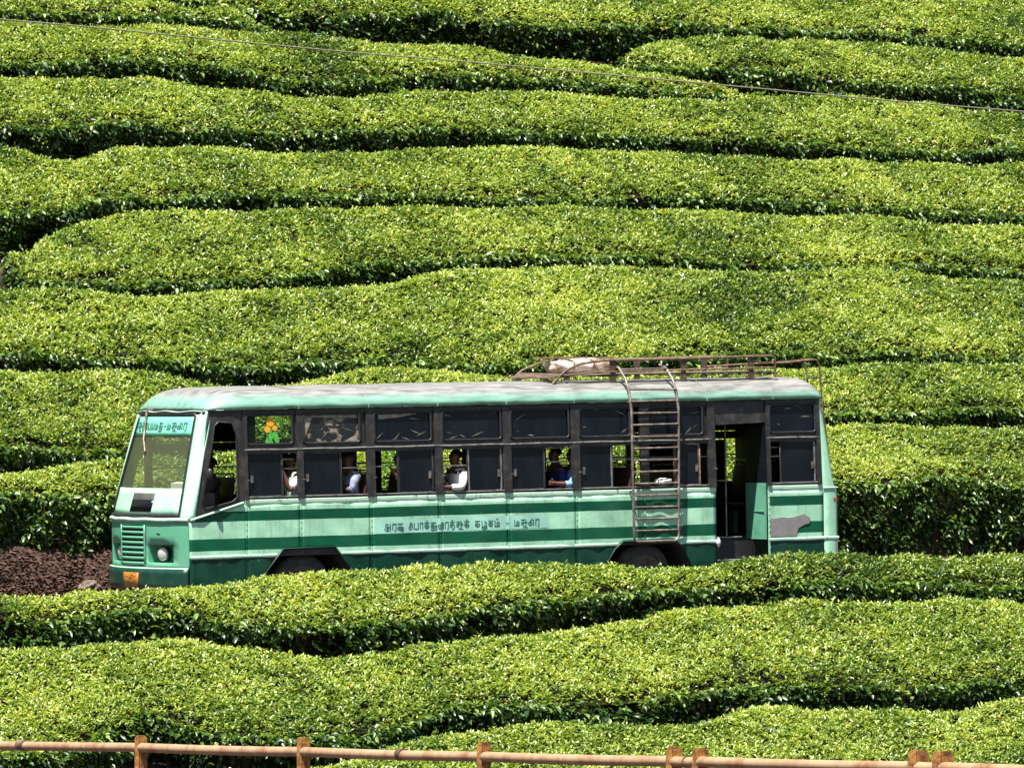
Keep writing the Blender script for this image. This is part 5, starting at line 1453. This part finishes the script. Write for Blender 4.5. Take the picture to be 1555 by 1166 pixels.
    for s_ in (-1, 1):
        c = (lean - 0.098, 0.034 * s_, 0.728)
        eb.grid(lambda s, t, c=c: (c[0] - 0.006 * math.sin(s * math.pi) * abs(math.cos(t * 6.28)), c[1] + 0.012 * math.sin(s * math.pi) * math.cos(t * 6.28), c[2] + 0.008 * math.cos(s * math.pi)), 6, 8)
        eb.box((lean - 0.104, c[1] - 0.017, 0.746), (lean - 0.088, c[1] + 0.017, 0.752))
    eb.box((lean - 0.106, -0.024, 0.672), (lean - 0.082, 0.024, 0.678))
    eb.build('face_features', 'hair', body)
    return body

def cloth(name, c1, c2, scale, lo=0.48, hi=0.56):
    M[name] = simple(name, c1, 0.85, col2=c2, scale=scale, lo=lo, hi=hi); return name
cloth('checked_grey', (0.30, 0.33, 0.42), (0.16, 0.18, 0.27), 16)
cloth('dark_brown_cloth', (0.030, 0.020, 0.014), (0.045, 0.03, 0.02), 8)
cloth('navy_cloth', (0.012, 0.020, 0.10), (0.02, 0.03, 0.14), 8)
cloth('sky_blue_cloth', (0.16, 0.36, 0.72), (0.22, 0.42, 0.78), 8)
cloth('khaki_cloth', (0.11, 0.09, 0.06), (0.14, 0.11, 0.08), 8)

SEAT = 1.49
person((2.03, 0.28, SEAT), 'passenger in a white short-sleeved shirt at the frontmost open side window, forearm raised', 'white', near_arm=((-0.19, -0.225, 0.31), (-0.30, -0.215, 0.62)), hand_near=((0, 1, 0), (-1, 0, 0), 0.8), sleeve=0.70, lean=-0.02)
person((2.95, 0.27, SEAT), 'passenger in a grey checked shirt, only the torso showing in the second side window', 'checked_grey', near_arm=((-0.10, -0.215, 0.30), (-0.24, -0.05, 0.31)), sleeve=1.3, lean=-0.03)
person((3.78, 0.28, SEAT), 'passenger in dark brown clothes gripping the window bar with a raised hand', 'dark_brown_cloth', near_arm=((-0.09, -0.20, 0.34), (-0.235, -0.19, 0.535)), hand_near=((0.2, 1, 0), (0.5, 0.7, -0.3), 1.0), sleeve=1.75, lean=-0.02)
person((4.72, 0.27, SEAT), 'passenger in a white long-sleeved shirt with the elbow on the fourth window sill', 'white', near_arm=((-0.13, -0.255, 0.295), (-0.36, -0.225, 0.305)), sleeve=1.85, lean=-0.07, turn=0.10)
person((6.46, 0.46, SEAT), 'passenger in a dark navy shirt behind the blue-sleeved arm', 'navy_cloth', sleeve=0.8, lean=-0.05)
person((6.66, 0.36, SEAT - 0.01), 'passenger in a sky blue shirt resting a bare forearm along the fifth window sill', 'sky_blue_cloth', near_arm=((-0.22, -0.315, 0.305), (-0.49, -0.335, 0.325)), hand_near=((0, 0.3, -1), (0.3, 1, 0), 0.75), sleeve=1.45, lean=0.0)
person((1.52, 1.86, 1.43), 'driver in khaki seen dimly through the cab window', 'khaki_cloth', near_arm=((-0.20, -0.24, 0.32), (-0.46, -0.13, 0.46)), far_arm=((-0.20, 0.22, 0.32), (-0.46, 0.13, 0.46)), sleeve=0.7, lean=-0.03)

# ------------------------------------------------------------------ railing in the foreground
POSTS = [(-1.96, 36.40, -2.205, -2.271, 1.0), (-1.05, 34.617, -2.107, -2.181, 1.0), (-0.139, 32.832, -2.020, -2.092, 1.0), (0.725, 31.139, -1.937, -2.005, 1.12), (0.838, 30.918, -1.929, -1.993, 1.12),
         (1.712, 29.205, -1.830, -1.905, 1.45), (1.804, 29.026, -1.824, -1.896, 1.45)]
def xyg(x, y):
    dx, dy = x - OX, y - OY
    return float(ground_z(dx * CT + dy * ST, -dx * ST + dy * CT))
base = (0.0, 32.5, xyg(0, 32.5))
railing = empty('railing', base)
tag(railing, 'rusty ochre angle-iron posts carrying a weathered brown pipe rail in the foreground', 'railing')
dirv = Vector((1.804 + 1.96, 29.026 - 36.40, 0)).normalized()
per = Vector((dirv.y, -dirv.x, 0))
if per.x > 0: per = -per                     # towards the left of the picture
for i, (x, y, zt, zp, k) in enumerate(POSTS):
    w = 0.030 * k; th = 0.007; c = Vector((x, y, 0))
    g = xyg(x, y) - 0.1
    mb = MB()
    def flange(d, L, sh):
        q = []
        for s in (0, 1):
            q.append(c + d * (L * s))
        n_ = Vector((-d.y, d.x, 0)) * th
        prof = [(0, g), (L, g), (L, zt - 0.022 * k), (L * 0.88, zt - 0.010), (L * 0.62, zt - 0.002), (L * 0.3, zt), (0.0, zt - 0.002)]
        pts = [c + d * a + Vector((0, 0, z)) for a, z in prof]
        mb.prism(pts, n_ * sh)
    lv = Vector((-0.80, 0.60, 0)).normalized(); rv = Vector((0.86, 0.50, 0)).normalized()
    flange(lv, w * 1.0, 1); flange(rv, w * 1.35, -1)
    mb.build('post', 'post', railing, base)
pp = [(-3.6, 39.6, -2.44)] + [(x, y + 0.025, z) for (x, y, _, z, _) in POSTS] + [(3.4, 25.9, -1.745)]
for i, (p, q) in enumerate(zip(pp, pp[1:])):
    p = Vector(p); q = Vector(q); n = 8
    pts = [p.lerp(q, k / n) + Vector((0, 0, -0.004 * math.sin(math.pi * k / n))) for k in range(n + 1)]
    po = MB().tube(pts, 0.0245, 14).build('pipe', 'pipe', railing, base)
    if i in (0, 2, 4):
        a = p.lerp(q, 0.55); b = p.lerp(q, 0.575)
        MB().tube([a, b], 0.030, 14).build('coupling', 'rust', po, base)

# ------------------------------------------------------------------ overhead cable
cb = [(-7.342, 64.379, 3.017), (-4.887, 66.0, 2.829), (-4.077, 66.517, 2.778), (-3.048, 67.161, 2.699), (-1.668, 68.006, 2.597), (-0.37, 68.782, 2.519), (1.75, 70.013, 2.37), (4.016, 71.282, 2.206), (5.331, 72.0, 2.126), (8.21, 73.524, 1.968)]
tag(MB().tube(cb, 0.0068, 6).build('cable', 'cable'), 'thin grey cable slanting down across the upper tea hedges', 'cable')
